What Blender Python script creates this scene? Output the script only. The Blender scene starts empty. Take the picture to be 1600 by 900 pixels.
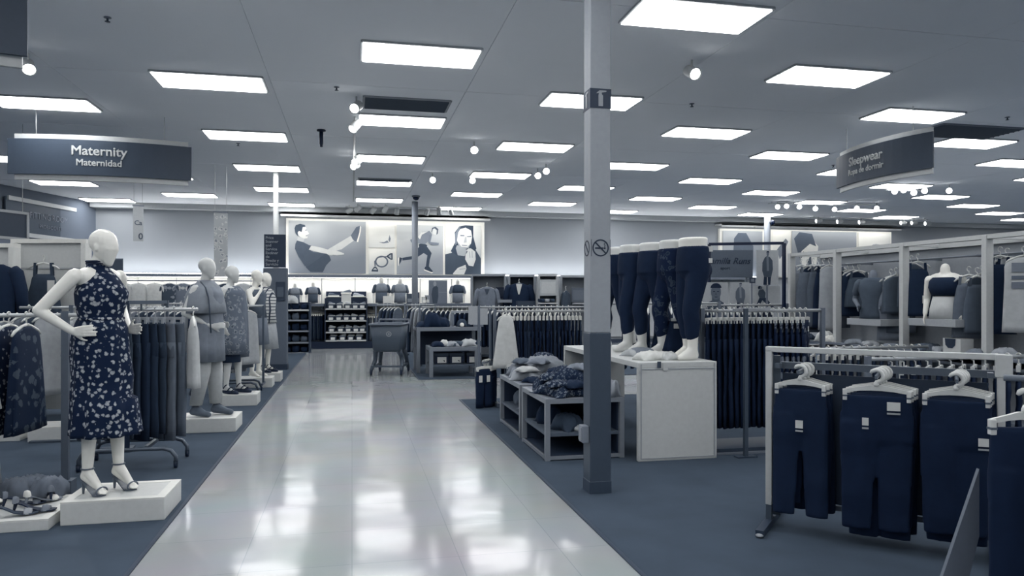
import bpy, bmesh, math, random
from mathutils import Vector, Matrix
SC = bpy.context.scene
COL = SC.collection
rnd = random.Random(11)
PI = math.pi

# ---------------------------------------------------------------- camera, exposure, world
FPX = 1150.0
YAW = math.atan(250 / FPX)
CY, SY = math.cos(YAW), math.sin(YAW)
EYE, CEIL, HORIZON = 1.52, 4.17, 463.0
cam_data = bpy.data.cameras.new('camera')
cam = bpy.data.objects.new('camera', cam_data); COL.objects.link(cam)
cam.location = (0, 0, EYE); cam.rotation_euler = (PI / 2, 0, -YAW)
cam_data.sensor_width = 36; cam_data.lens = FPX / 1600 * 36
cam_data.shift_y = (HORIZON - 450) / 1600
cam_data.clip_start = 0.05
SC.camera = cam
SC.view_settings.view_transform = 'Standard'; SC.view_settings.look = 'None'
SC.view_settings.gamma = 1; SC.view_settings.exposure = 0.32
SC.cycles.use_denoising = True
SC.cycles.max_bounces = 7; SC.cycles.diffuse_bounces = 5; SC.cycles.glossy_bounces = 3
SC.cycles.transmission_bounces = 3; SC.cycles.caustics_reflective = False; SC.cycles.caustics_refractive = False
world = bpy.data.worlds.new('world'); SC.world = world; world.use_nodes = True
world.node_tree.nodes['Background'].inputs[0].default_value = (.05, .07, .11, 1)
world.node_tree.nodes['Background'].inputs[1].default_value = 0.3
TROFFER = 9.0            # radiance of the ceiling panels
STRIP = 12.0              # radiance of the strip lamps on the back wall fixture

# ---------------------------------------------------------------- colour and materials
TONES = [(0, (8, 24, 52)), (30, (22, 36, 58)), (70, (65, 76, 89)), (110, (106, 114, 126)), (140, (134, 140, 148)),
         (168, (165, 169, 172)), (200, (199, 201, 199)), (245, (245, 242, 232)), (255, (255, 252, 243))]
def lin(c):
    c /= 255
    return c / 12.92 if c <= .04045 else ((c + .055) / 1.055) ** 2.4
def tone(L):
    L = max(0, min(255, L))
    for (a, ca), (b, cb) in zip(TONES, TONES[1:]):
        if L <= b:
            t = (L - a) / (b - a)
            return tuple(lin(ca[i] + t * (cb[i] - ca[i])) for i in range(3)) + (1,)
MATS = {}
def M(L, rough=.7, spec=.3, metal=0, noise=.08, scale=30, bump=0, coat=0, tint=None):
    key = (L, rough, spec, metal, noise, scale, bump, coat, tint)
    if key in MATS: return MATS[key]
    m = bpy.data.materials.new('tone_%d_%d' % (L, len(MATS))); m.use_nodes = True
    nt = m.node_tree; b = nt.nodes['Principled BSDF']
    b.inputs['Roughness'].default_value = rough; b.inputs['Specular IOR Level'].default_value = spec
    b.inputs['Metallic'].default_value = metal; b.inputs['Coat Weight'].default_value = coat
    c = tint or tone(L)
    if noise:
        tx = nt.nodes.new('ShaderNodeTexNoise'); tx.inputs['Scale'].default_value = scale; tx.inputs['Detail'].default_value = 3
        co = nt.nodes.new('ShaderNodeTexCoord'); nt.links.new(co.outputs['Object'], tx.inputs['Vector'])
        mx = nt.nodes.new('ShaderNodeMix'); mx.data_type = 'RGBA'
        mx.inputs[6].default_value = tuple(x * (1 - noise) for x in c[:3]) + (1,)
        mx.inputs[7].default_value = tuple(min(1, x * (1 + noise)) for x in c[:3]) + (1,)
        nt.links.new(tx.outputs['Fac'], mx.inputs[0]); nt.links.new(mx.outputs[2], b.inputs['Base Color'])
        if bump:
            bp = nt.nodes.new('ShaderNodeBump'); bp.inputs['Strength'].default_value = bump; bp.inputs['Distance'].default_value = .01
            nt.links.new(tx.outputs['Fac'], bp.inputs['Height']); nt.links.new(bp.outputs['Normal'], b.inputs['Normal'])
    else:
        b.inputs['Base Color'].default_value = c
    MATS[key] = m
    return m
def cloth(L):
    if L < 40: L = 18 + .55 * L
    return M(L, .85, .15, 0, .18, 14, .25)
def emit(strength, L=250):
    key = ('emit', strength, L)
    if key in MATS: return MATS[key]
    m = bpy.data.materials.new('lamp_glow_%d' % len(MATS)); m.use_nodes = True
    b = m.node_tree.nodes['Principled BSDF']
    b.inputs['Base Color'].default_value = tone(L); b.inputs['Emission Color'].default_value = (.985, .99, 1, 1)
    b.inputs['Emission Strength'].default_value = strength
    MATS[key] = m
    return m
def spots(base, dots, scale, size, distort=.6, second=None):
    key = ('spots', base, dots, scale, size, distort, second)
    if key in MATS: return MATS[key]
    m = bpy.data.materials.new('floral_print_%d' % len(MATS)); m.use_nodes = True
    nt = m.node_tree; b = nt.nodes['Principled BSDF']; b.inputs['Roughness'].default_value = .85; b.inputs['Specular IOR Level'].default_value = .15
    co = nt.nodes.new('ShaderNodeTexCoord')
    nz = nt.nodes.new('ShaderNodeTexNoise'); nz.inputs['Scale'].default_value = scale * 1.6
    va = nt.nodes.new('ShaderNodeVectorMath'); va.operation = 'MULTIPLY_ADD'
    va.inputs[1].default_value = (distort / scale,) * 3
    nt.links.new(co.outputs['Object'], nz.inputs['Vector']); nt.links.new(nz.outputs['Color'], va.inputs[0]); nt.links.new(co.outputs['Object'], va.inputs[2])
    vo = nt.nodes.new('ShaderNodeTexVoronoi'); vo.inputs['Scale'].default_value = scale; vo.inputs['Randomness'].default_value = .8
    nt.links.new(va.outputs[0], vo.inputs['Vector'])
    rp = nt.nodes.new('ShaderNodeValToRGB'); rp.color_ramp.elements[0].position = size; rp.color_ramp.elements[0].color = tone(dots)
    rp.color_ramp.elements[1].position = size + .05; rp.color_ramp.elements[1].color = tone(base)
    if second: e = rp.color_ramp.elements.new(size * .4); e.color = tone(second)
    nt.links.new(vo.outputs['Distance'], rp.inputs[0]); nt.links.new(rp.outputs[0], b.inputs['Base Color'])
    MATS[key] = m
    return m
def plaid(a, bq, scale):
    key = ('plaid', a, bq, scale)
    if key in MATS: return MATS[key]
    m = bpy.data.materials.new('plaid_%d' % len(MATS)); m.use_nodes = True
    nt = m.node_tree; b = nt.nodes['Principled BSDF']; b.inputs['Roughness'].default_value = .85
    co = nt.nodes.new('ShaderNodeTexCoord'); mxs = []
    for d in ('X', 'Z'):
        w = nt.nodes.new('ShaderNodeTexWave'); w.bands_direction = d; w.inputs['Scale'].default_value = scale; w.inputs['Distortion'].default_value = .5
        nt.links.new(co.outputs['Object'], w.inputs['Vector']); mxs.append(w)
    mm = nt.nodes.new('ShaderNodeMath'); mm.operation = 'MAXIMUM'
    nt.links.new(mxs[0].outputs['Fac'], mm.inputs[0]); nt.links.new(mxs[1].outputs['Fac'], mm.inputs[1])
    rp = nt.nodes.new('ShaderNodeValToRGB'); rp.color_ramp.elements[0].position = .8; rp.color_ramp.elements[0].color = tone(a)
    rp.color_ramp.elements[1].position = .88; rp.color_ramp.elements[1].color = tone(bq)
    nt.links.new(mm.outputs[0], rp.inputs[0]); nt.links.new(rp.outputs[0], b.inputs['Base Color'])
    MATS[key] = m
    return m

# ---------------------------------------------------------------- geometry helpers
def ray(px, py, t):                      # a point at depth t along the line of sight through a pixel of the photograph
    x = (px - 800) / FPX * t
    return Vector((x * CY + t * SY, -x * SY + t * CY, EYE + (HORIZON - py) / FPX * t))
def at_y(px, py, Y):
    q = (px - 800) / FPX
    return ray(px, py, Y / (CY - q * SY))
def at_x(px, py, X):
    q = (px - 800) / FPX
    return ray(px, py, X / (q * CY + SY))
def at_z(px, py, Z): return ray(px, py, (EYE - Z) * FPX / (py - HORIZON))
class MB:
    def __init__(s): s.v, s.f, s.sm = [], [], []
    def _add(s, vs, fs, smooth=False):
        o = len(s.v); s.v += [tuple(p) for p in vs]
        s.f += [tuple(i + o for i in q) for q in fs]; s.sm += [smooth] * len(fs)
        return s
    def box(s, x0, x1, y0, y1, z0, z1):
        vs = [(x, y, z) for z in (z0, z1) for y in (y0, y1) for x in (x0, x1)]
        return s._add(vs, [(0, 2, 3, 1), (4, 5, 7, 6), (0, 1, 5, 4), (2, 6, 7, 3), (0, 4, 6, 2), (1, 3, 7, 5)])
    def bar(s, p, q, w, h, up=(0, 0, 1)):           # rectangular bar between two points
        p, q = Vector(p), Vector(q); d = (q - p).normalized(); u = Vector(up)
        if abs(d.dot(u)) > .95: u = Vector((0, 1, 0))
        a = d.cross(u).normalized() * w / 2; b = a.cross(d).normalized() * h / 2
        vs = [e + i * a + j * b for e in (p, q) for i, j in ((-1, -1), (1, -1), (1, 1), (-1, 1))]
        return s._add(vs, [(0, 1, 2, 3), (7, 6, 5, 4), (0, 4, 5, 1), (1, 5, 6, 2), (2, 6, 7, 3), (3, 7, 4, 0)])
    def loft(s, rings, cap0=True, cap1=True, smooth=True, closed=True):
        n = len(rings[0]); vs = [p for r in rings for p in r]; fs = []
        for i in range(len(rings) - 1):
            for j in range(n if closed else n - 1):
                a, b = i * n + j, i * n + (j + 1) % n
                fs.append((a, b, b + n, a + n))
        if cap0: fs.append(tuple(range(n - 1, -1, -1)))
        if cap1: fs.append(tuple((len(rings) - 1) * n + j for j in range(n)))
        return s._add(vs, fs, smooth)
    def tube(s, pts, r, n=8, smooth=True):
        pts = [Vector(p) for p in pts]; rs = r if isinstance(r, (list, tuple)) else [r] * len(pts)
        rings = []; prev = None
        for i, p in enumerate(pts):
            d = (pts[min(i + 1, len(pts) - 1)] - pts[max(i - 1, 0)]).normalized()
            if prev is None:
                prev = d.orthogonal().normalized()
            a = (prev - d * prev.dot(d)).normalized(); b = d.cross(a); prev = a
            rings.append([p + rs[i] * (math.cos(t) * a + math.sin(t) * b) for t in (2 * PI * k / n for k in range(n))])
        return s.loft(rings, smooth=smooth)
    def lathe(s, prof, c=(0, 0, 0), n=16):
        return s.loft([[(c[0] + r * math.cos(2 * PI * k / n), c[1] + r * math.sin(2 * PI * k / n), c[2] + z) for k in range(n)] for r, z in prof])
    def ell(s, c, r, rot=None, n=14, m=8):
        rings = []
        for i in range(m + 1):
            t = PI * i / m; q = max(math.sin(t), .02)
            ring = []
            for k in range(n):
                p = Vector((r[0] * q * math.cos(2 * PI * k / n), r[1] * q * math.sin(2 * PI * k / n), -r[2] * math.cos(t)))
                if rot: p = rot @ p
                ring.append(Vector(c) + p)
            rings.append(ring)
        return s.loft(rings)
    def cap(s, p, q, r0, r1, n=12):                 # tapered capsule
        p, q = Vector(p), Vector(q); d = (q - p).normalized()
        pts = [p - d * r0 * .98, p - d * r0 * .7, p, q, q + d * r1 * .7, q + d * r1 * .98]
        return s.tube(pts, [r0 * .2, r0 * .71, r0, r1, r1 * .71, r1 * .2], n)
    def prism(s, poly, o, u, w, t):                 # polygon in the plane o + x*u + y*w, thickness vector t
        o, u, w, t = Vector(o), Vector(u), Vector(w), Vector(t); n = len(poly)
        a = [o + x * u + y * w for x, y in poly]; vs = a + [p + t for p in a]
        fs = [tuple(range(n - 1, -1, -1)), tuple(range(n, 2 * n))] + [(i, (i + 1) % n, n + (i + 1) % n, n + i) for i in range(n)]
        return s._add(vs, fs)
    def move(s, mat, start=0):
        s.v = s.v[:start] + [tuple(mat @ Vector(p)) for p in s.v[start:]]
        return s
    def mesh(s, name):
        me = bpy.data.meshes.new(name); me.from_pydata(s.v, [], s.f); me.polygons.foreach_set('use_smooth', s.sm); me.update()
        bm = bmesh.new(); bm.from_mesh(me); bmesh.ops.recalc_face_normals(bm, faces=bm.faces); bm.to_mesh(me); bm.free()
        return me
    def build(s, name, mat, parent=None, loc=None, rz=0, bevel=0):
        return place(s.mesh(name), name, mat, parent, loc, rz, bevel)
def place(me, name, mat, parent=None, loc=None, rz=0, bevel=0):
    o = bpy.data.objects.new(name, me); COL.objects.link(o)
    if mat is not None:
        if not me.materials: me.materials.append(mat)
        elif me.materials[0] != mat:
            o.material_slots[0].link = 'OBJECT'; o.material_slots[0].material = mat
    if parent: o.parent = parent
    if loc is not None: o.location = loc
    if rz: o.rotation_euler.z = rz
    if bevel:
        b = o.modifiers.new('edge', 'BEVEL'); b.width = bevel; b.segments = 2; b.limit_method = 'ANGLE'
    return o
def tag(o, label, cat, group=None):
    o['label'] = label; o['category'] = cat
    if group: o['group'] = group
    return o
def thing(name, label, cat, loc=(0, 0, 0), rz=0, group=None):
    o = bpy.data.objects.new(name, None); COL.objects.link(o); o.empty_display_size = .1
    o.location = loc; o.rotation_euler.z = rz
    return tag(o, label, cat, group)
def dup(root, label, loc, rz=0, group=None, mats=None):
    kids = {}
    for o in bpy.data.objects:
        if o.parent: kids.setdefault(o.parent.name, []).append(o)
    def rec(o, par):
        c = o.copy(); COL.objects.link(c); c.parent = par
        for k in kids.get(o.name, []): rec(k, c)
        return c
    r = rec(root, None); r.location = loc; r.rotation_euler.z = rz; r['label'] = label
    if group: r['group'] = group
    return r
def struct(o): o['kind'] = 'structure'; return o
ORD = ('first second third fourth fifth sixth seventh eighth ninth tenth eleventh twelfth thirteenth fourteenth fifteenth sixteenth seventeenth '
       'eighteenth nineteenth twentieth twenty-first twenty-second twenty-third twenty-fourth twenty-fifth twenty-sixth twenty-seventh '
       'twenty-eighth twenty-ninth thirtieth').split()
def text_mesh(s, size, bold=.012, depth=.004, align='CENTER', shear=0):
    cu = bpy.data.curves.new('lettering', 'FONT'); cu.body = s; cu.size = size; cu.align_x = align; cu.extrude = depth; cu.bevel_depth = bold * size; cu.bevel_resolution = 0; cu.shear = shear
    cu.resolution_u = 3
    o = bpy.data.objects.new('lettering', cu); COL.objects.link(o)
    me = bpy.data.meshes.new_from_object(o.evaluated_get(bpy.context.evaluated_depsgraph_get()))
    bpy.data.objects.remove(o); bpy.data.curves.remove(cu)
    me.materials.clear()
    return me
def organic(mb, voxel, smooth=4, name='body', ratio=None):     # blends overlapping shapes into one continuous surface
    me = mb.mesh(name); o = bpy.data.objects.new(name, me); COL.objects.link(o)
    m = o.modifiers.new('r', 'REMESH'); m.mode = 'VOXEL'; m.voxel_size = voxel; m.use_smooth_shade = True
    sm = o.modifiers.new('s', 'SMOOTH'); sm.factor = .5; sm.iterations = smooth
    if ratio: d = o.modifiers.new('d', 'DECIMATE'); d.ratio = ratio
    out = bpy.data.meshes.new_from_object(o.evaluated_get(bpy.context.evaluated_depsgraph_get()))
    out.polygons.foreach_set('use_smooth', [True] * len(out.polygons)); out.name = name
    bpy.data.objects.remove(o); bpy.data.meshes.remove(me)
    return out

# ================================================================= STRUCTURE
def tile_mat():
    m = bpy.data.materials.new('polished_tile'); m.use_nodes = True; nt = m.node_tree; b = nt.nodes['Principled BSDF']
    co = nt.nodes.new('ShaderNodeTexCoord')
    nz = nt.nodes.new('ShaderNodeTexNoise'); nz.inputs['Scale'].default_value = 1.3; nz.inputs['Detail'].default_value = 4
    nt.links.new(co.outputs['Object'], nz.inputs['Vector'])
    br = nt.nodes.new('ShaderNodeTexBrick'); br.offset = 0; br.inputs['Scale'].default_value = 1; br.inputs['Brick Width'].default_value = .61; br.inputs['Row Height'].default_value = .61
    br.inputs['Mortar Size'].default_value = .0025; br.inputs['Color1'].default_value = tone(165); br.inputs['Color2'].default_value = tone(169); br.inputs['Mortar'].default_value = tone(150)
    nt.links.new(co.outputs['Object'], br.inputs['Vector'])
    mx = nt.nodes.new('ShaderNodeMix'); mx.data_type = 'RGBA'; mx.blend_type = 'MULTIPLY'; mx.inputs[0].default_value = .25
    nt.links.new(br.outputs['Color'], mx.inputs[6]); nt.links.new(nz.outputs['Color'], mx.inputs[7]); nt.links.new(mx.outputs[2], b.inputs['Base Color'])
    b.inputs['Roughness'].default_value = .12; b.inputs['Specular IOR Level'].default_value = .42
    n2 = nt.nodes.new('ShaderNodeTexNoise'); n2.inputs['Scale'].default_value = 2.2; n2.inputs['Detail'].default_value = 1
    nt.links.new(co.outputs['Object'], n2.inputs['Vector'])
    bp = nt.nodes.new('ShaderNodeBump'); bp.inputs['Strength'].default_value = .2; bp.inputs['Distance'].default_value = .02
    nt.links.new(n2.outputs['Fac'], bp.inputs['Height']); nt.links.new(bp.outputs['Normal'], b.inputs['Normal'])
    return m
XL, XR, YF, YB = -9.4, 27.0, -6.0, 22.9
struct(MB().box(XL - .3, XR + .3, YF - .3, YB + .3, -.2, 0).build('floor', tile_mat()))
carpet = M(68, .95, .1, 0, .22, 3, .1)
struct(MB().box(XL, -1.21, YF, 21.9, 0, .006).build('floor_carpet_left', carpet))
struct(MB().box(1.56, XR, YF, 10.7, 0, .006).build('floor_carpet_right', carpet))
struct(MB().box(1.2, XR, 13.45, 21.9, 0, .006).build('floor_carpet_back', carpet))
edge = M(52, .6)
t = MB().box(-1.21, -1.185, YF, 21.9, 0, .008); struct(t.build('trim_1', edge))
t = MB().box(1.535, 1.56, YF, 10.7, 0, .008).box(1.535, 8, 10.7, 10.725, 0, .008); struct(t.build('trim_2', edge))
t = MB().box(1.175, 1.2, 13.45, 21.9, 0, .008).box(1.175, 8, 13.425, 13.45, 0, .008); struct(t.build('trim_3', edge))
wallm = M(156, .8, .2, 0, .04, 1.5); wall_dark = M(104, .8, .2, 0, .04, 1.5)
struct(MB().box(-7.2, XR, YB, YB + .2, 0, CEIL + .1).build('wall_back', wallm))
def wall_seg(pts, name, mat):
    b = MB()
    for (x0, y0), (x1, y1) in zip(pts, pts[1:]):
        d = Vector((x1 - x0, y1 - y0, 0)).normalized(); n = Vector((-d.y, d.x, 0)) * .2
        b._add([(x0, y0, 0), (x1, y1, 0), (x1 + n.x, y1 + n.y, 0), (x0 + n.x, y0 + n.y, 0), (x0, y0, CEIL + .1), (x1, y1, CEIL + .1), (x1 + n.x, y1 + n.y, CEIL + .1), (x0 + n.x, y0 + n.y, CEIL + .1)],
               [(0, 1, 2, 3), (7, 6, 5, 4), (0, 4, 5, 1), (1, 5, 6, 2), (2, 6, 7, 3), (3, 7, 4, 0)])
    return struct(b.build(name, mat))
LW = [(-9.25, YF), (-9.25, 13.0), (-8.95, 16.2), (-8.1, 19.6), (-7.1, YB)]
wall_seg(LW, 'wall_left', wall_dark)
struct(MB().box(XR, XR + .2, YF, YB, 0, CEIL + .1).build('wall_right', wallm))
struct(MB().box(XL, XR, YF - .2, YF, 0, CEIL + .1).build('wall_front', wallm))
struct(MB().box(-7.15, XR, 22.56, YB, 4.02, CEIL).build('trim_4', M(176, .6)))
struct(MB().box(-7.1, XR, YB - .02, YB, 0, .12).build('baseboard_back', M(50, .5)))
# ceiling: a slab with separate panels hung below it, narrow recessed joints between them
ceil = struct(MB().box(XL - .3, XR + .3, YF - .3, YB + .3, CEIL + .03, CEIL + .2).build('ceiling', M(96, .9)))
cp = M(238, .9, .1, 0, .03, 2, tint=(.93, .945, .965, 1))
PX = [XL] + [-3.4 - 4.84 + 2.42 * i for i in range(15)] + [XR]
PY = [YF] + [12.55 - 3.105 * 5 + 3.105 * i for i in range(9)] + [YB]
PX = [p for i, p in enumerate(PX) if i == 0 or p - PX[i - 1] > .3]
for i in range(len(PX) - 1):
    for j in range(len(PY) - 1):
        if PX[i + 1] - PX[i] < .05 or PY[j + 1] - PY[j] < .05: continue
        g = .006
        MB().box(PX[i] + g * .5, PX[i + 1] - g * .5, PY[j] + g, PY[j + 1] - g, CEIL, CEIL + .03).build('ceiling_panel', cp, ceil)

# ================================================================= CEILING THINGS
frame_me = MB().bar((-.63, -.32, -.012), (.63, -.32, -.012), .025, .024).bar((-.63, .32, -.012), (.63, .32, -.012), .025, .024) \
    .bar((-.63, -.32, -.012), (-.63, .32, -.012), .025, .024).bar((.63, -.32, -.012), (.63, .32, -.012), .025, .024).mesh('frame')
diff_me = MB().box(-.615, .615, -.305, .305, -.034, -.002).mesh('diffuser')   # glowing box made deeper than flush so its sides brighten the ceiling
frame_m = M(170, .5); glow = emit(TROFFER)
def troffer_pos(i, k):
    x = .73 + 2.42 * i; y = 8.07 + 3.105 * k + (1.5525 if i % 2 else 0) - .05 * max(0, x - .73)
    return x, y
COLN = ['in line with the aisle', 'one column right of the aisle', 'two columns right of the aisle', 'three columns right of the aisle', 'four columns right of the aisle',
        'five columns right of the aisle', 'six columns right of the aisle', 'seven columns right of the aisle', 'eight columns right of the aisle', 'nine columns right of the aisle', 'ten columns right of the aisle']
COLL = ['', 'one column left of the aisle', 'two columns left of the aisle', 'three columns left of the aisle', 'four columns left of the aisle']
for i in range(-4, 11):
    rows = []
    for k in range(-5, 6):
        x, y = troffer_pos(i, k)
        if YF + .6 < y < 22.3: rows.append((y, x))
    rows.sort()
    seen = [r for r in rows if r[0] > 4]
    for n, (y, x) in enumerate(rows):
        if (x < -8.2 and y > 12) or (x < -7.6 and y > 19): continue
        if n < len(rows) - len(seen): lab = '%s ceiling light panel behind the camera, %s' % (ORD[n], COLN[i] if i >= 0 else COLL[-i])
        else: lab = 'glowing ceiling light panel, %s, %s from the front' % (COLN[i] if i >= 0 else COLL[-i], ORD[n - len(rows) + len(seen)])
        tr = thing('ceiling_light', lab, 'ceiling light', (x, y, CEIL), 0, 'ceiling light panels')
        place(frame_me, 'frame', frame_m, tr); place(diff_me, 'diffuser', glow, tr)
# vents
for n, (px0, px1, py, lab) in enumerate([(568, 701, 160, 'dark ceiling vent in front of the aisle lights, nearest the camera'), (560, 641, 281, 'dark ceiling vent far down the aisle beside a light panel')]):
    p = at_z(px0, py, CEIL); q = at_z(px1, py + (4 if n == 0 else 2), CEIL)
    w = (q.x - p.x) / 2
    v = thing('ceiling_vent', lab, 'vent', ((p.x + q.x) / 2, (p.y + q.y) / 2, CEIL))
    MB().box(-w, w, -.3, .3, -.006, -.002).build('backing', M(30, .6), v)
    MB().bar((-w, -.3, -.01), (w, -.3, -.01), .03, .02).bar((-w, .3, -.01), (w, .3, -.01), .03, .02).bar((-w, -.3, -.01), (-w, .3, -.01), .03, .02).bar((w, -.3, -.01), (w, .3, -.01), .03, .02).build('frame', M(150, .5), v)
    for k in range(7):
        y = -.24 + k * .08
        MB().bar((-w + .02, y, -.022), (w - .02, y, -.022), .045, .004, up=(0, .5, .8)).build('slat', M(70, .5), v)
v = thing('ceiling_vent', 'dark ceiling vent behind the right hanging sign', 'vent', (9.6, 10.0, CEIL))
MB().box(-.75, .75, -.4, .4, -.006, -.002).build('backing', M(50, .6), v)
MB().bar((-.75, -.4, -.01), (.75, -.4, -.01), .03, .02).bar((-.75, .4, -.01), (.75, .4, -.01), .03, .02).bar((-.75, -.4, -.01), (-.75, .4, -.01), .03, .02).bar((.75, -.4, -.01), (.75, .4, -.01), .03, .02).build('frame', M(110, .5), v)
for k in range(8): MB().bar((-.73, -.33 + k * .094, -.022), (.73, -.33 + k * .094, -.022), .05, .004, up=(0, .5, .8)).build('slat', M(70, .5), v)
# tracks and spot heads
white_metal = M(190, .4, .4)
track_n = [0]
def track(p, q, lab):
    tr = tag(MB().bar((0, 0, -.056), (q[0] - p[0], q[1] - p[1], -.056), .035, .024).build('light_track', white_metal, None, (p[0], p[1] + .14, CEIL)), lab, 'light track')
    for t in (.03, .97): MB().bar(((q[0] - p[0]) * t, (q[1] - p[1]) * t, -.045), ((q[0] - p[0]) * t, (q[1] - p[1]) * t, -.001), .012, .012).build('drop_rod', white_metal, tr)
    return tr
stem_me = MB().tube([(0, 0, 0), (0, 0, -.07)], .012, 6).mesh('stem')
can_me = MB().lathe([(.02, .08), (.045, .075), (.05, .06), (.05, -.06), (.055, -.07), (.046, -.07), (.046, -.055)], n=14).mesh('housing')
lens_me = MB().lathe([(.001, -.052), (.046, -.052), (.046, -.056), (.001, -.056)], n=14).mesh('lens')
hot = emit(14.0)
def spot(px, py, Y, aim, lab, power=0):
    p = at_z(px, py, 4.03); z = p.z
    s = thing('spot_light', lab, 'spot light', (p.x, p.y, CEIL), 0, 'track spot heads')
    MB().tube([(0, 0, -.001), (0, 0, z - CEIL + .05)], .012, 6).build('stem', white_metal, s)
    d = (Vector(aim) - p).normalized(); rot = Vector((0, 0, -1)).rotation_difference(d).to_euler()
    h = place(can_me, 'housing', white_metal, s); h.location = (0, 0, z - CEIL); h.rotation_euler = rot; h.scale = (1.35,) * 3
    l = place(lens_me, 'lens', hot, h)
    if power:
        ld = bpy.data.lights.new('spot_beam', 'SPOT'); ld.energy = power; ld.spot_size = math.radians(50); ld.spot_blend = .6; ld.shadow_soft_size = .05; ld.color = (1, .97, .92)
        lo = bpy.data.objects.new('spot_beam', ld); COL.objects.link(lo); lo.location = p + d * .12; lo.rotation_euler = Vector((0, 0, -1)).rotation_difference(d).to_euler()
camv = (0, 0, EYE)
track((.04, 11.0), (.04, 20.4), 'thin light track running along the aisle lights')
SP = [(557, 167, 11.4, (-1.7, 5.6, 1.5), 'first spot head from the front on the aisle track', 160), (555, 197, 12.3, (-1.7, 9, 1.4), 'second spot head from the front on the aisle track', 160),
      (557, 253, 15.0, (-4, 6, 1), 'third spot head from the front on the aisle track', 0), (555, 259, 15.5, (-4, 7, 1), 'fourth spot head from the front on the aisle track', 0),
      (741, 234, 14.5, (.5, 2, 1), 'single spot head right of the aisle lights, highest in view', 0), (676, 281, 17.5, (.5, 2, 1), 'lone small spot head above the far column', 0),
      (738, 282, 17.6, (.5, 2, 1), 'small spot head below the lone high one, right of the far column', 0), (840, 274, 17.0, (2, 3, 1), 'left head of the pair of spots left of the grey pillar', 0),
      (853, 267, 16.8, (2, 3, 1), 'right head of the pair of spots left of the grey pillar', 0), (1081, 113, 7.6, (4, 2, 1), 'bright spot head right of the grey pillar near the ceiling seam', 40),
      (44, 104, 8.2, (-1.7, 5.6, 1.4), 'spot head under the dark sign at the upper left', 220)]
xs = [(1398, 299), (1412, 297), (1428, 301), (1445, 298)]
SP += [(x, y, 12.2, (2, 3, 1), '%s spot head from the left on the track under the right hanging sign' % ORD[i], 0) for i, (x, y) in enumerate(xs)]
SP += [(1483, 298, 11.4, (1, 1, 1.2), 'brightest large spot head right of the hanging sign', 0)]
SP += [(x, y, 15.5, (2, 3, 1), '%s spot head from the left on the second track from the back' % ORD[i], 0) for i, (x, y) in enumerate([(1215, 323), (1229, 322), (1249, 323), (1274, 326), (1304, 327), (1339, 325), (1370, 325)])]
SP += [(x, y, 19.5, (5, 22.8, 2.6), '%s spot head from the left on the track before the right poster box' % ORD[i], 0) for i, (x, y) in enumerate([(1279, 345), (1312, 346), (1346, 347), (1411, 348), (1428, 348), (1449, 349)])]
SP += [(x, y, 20.6, tuple(at_y(447 + 40 * i, 395, 22.7)), '%s spot head from the left on the track before the left poster box' % ORD[i], 16) for i, (x, y) in enumerate([(546, 329), (559, 326), (583, 329), (602, 327), (620, 330), (667, 331), (686, 330), (704, 331)])]
for a in SP: spot(*a)
p, q = at_z(1392, 293, CEIL - .02), at_z(1458, 295, CEIL - .02)
track((p.x, p.y), (q.x, q.y), 'short light track under the right hanging sign')
p, q = at_z(1205, 319, 4.08), at_z(1380, 321, 4.08); track((p.x, p.y), (q.x, q.y), 'light track second from the back on the right')
p, q = at_z(1270, 341, 4.08), at_z(1455, 344, 4.08); track((p.x, p.y), (q.x, q.y), 'light track before the right poster box')
p, q = at_z(540, 324, 4.08), at_z(715, 326, 4.08); track((p.x, p.y), (q.x, q.y), 'light track before the left poster box')
# small ceiling fittings
p = at_z(502, 203, CEIL)
d = thing('ceiling_nozzle', 'dark pipe stub hanging from the ceiling left of the aisle lights', 'pipe', p)
MB().lathe([(.07, 0), (.07, -.02), (.03, -.03)], n=12).build('flange', M(24, .5), d)
MB().lathe([(.03, -.02), (.03, -.22), (.022, -.24), (.022, -.27)], n=12).build('pipe', M(20, .5), d)
p = at_z(650, 306, CEIL)
d = thing('dome_camera', 'dark ceiling dome camera above the far column', 'camera', p)
MB().lathe([(.11, 0), (.11, -.03), (.09, -.04)], n=14).build('base', M(120, .5), d)
MB().lathe([(.09, -.035), (.08, -.08), (.05, -.11), (.01, -.12)], n=14).build('dome', M(8, .15, .5), d)
p = at_y(1207, 347, 21.4)
d = thing('dome_camera', 'dark dome camera fixed on the far right column', 'camera', p)
MB().bar((-.12, 0, 0), (0, 0, 0), .04, .04).build('arm', M(120, .5), d)
MB().ell((0, 0, -.02), (.08, .08, .09)).build('dome', M(8, .15, .5), d)
for n, (px, py) in enumerate([(526, 136), (168, 27), (1081, 162), (1302, 258), (1574, 183), (372, 224)]):
    p = at_z(px, py, CEIL)
    d = thing('sprinkler_head', '%s small sprinkler head on the ceiling from the left' % ORD[[2, 0, 3, 4, 5, 1][n]], 'sprinkler', p)
    MB().lathe([(.035, 0), (.035, -.006), (.012, -.01)], n=10).build('escutcheon', M(110, .4), d)
    MB().lathe([(.01, -.008), (.01, -.035), (.025, -.04), (.025, -.044)], n=10).build('nozzle', M(70, .4), d)

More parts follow.
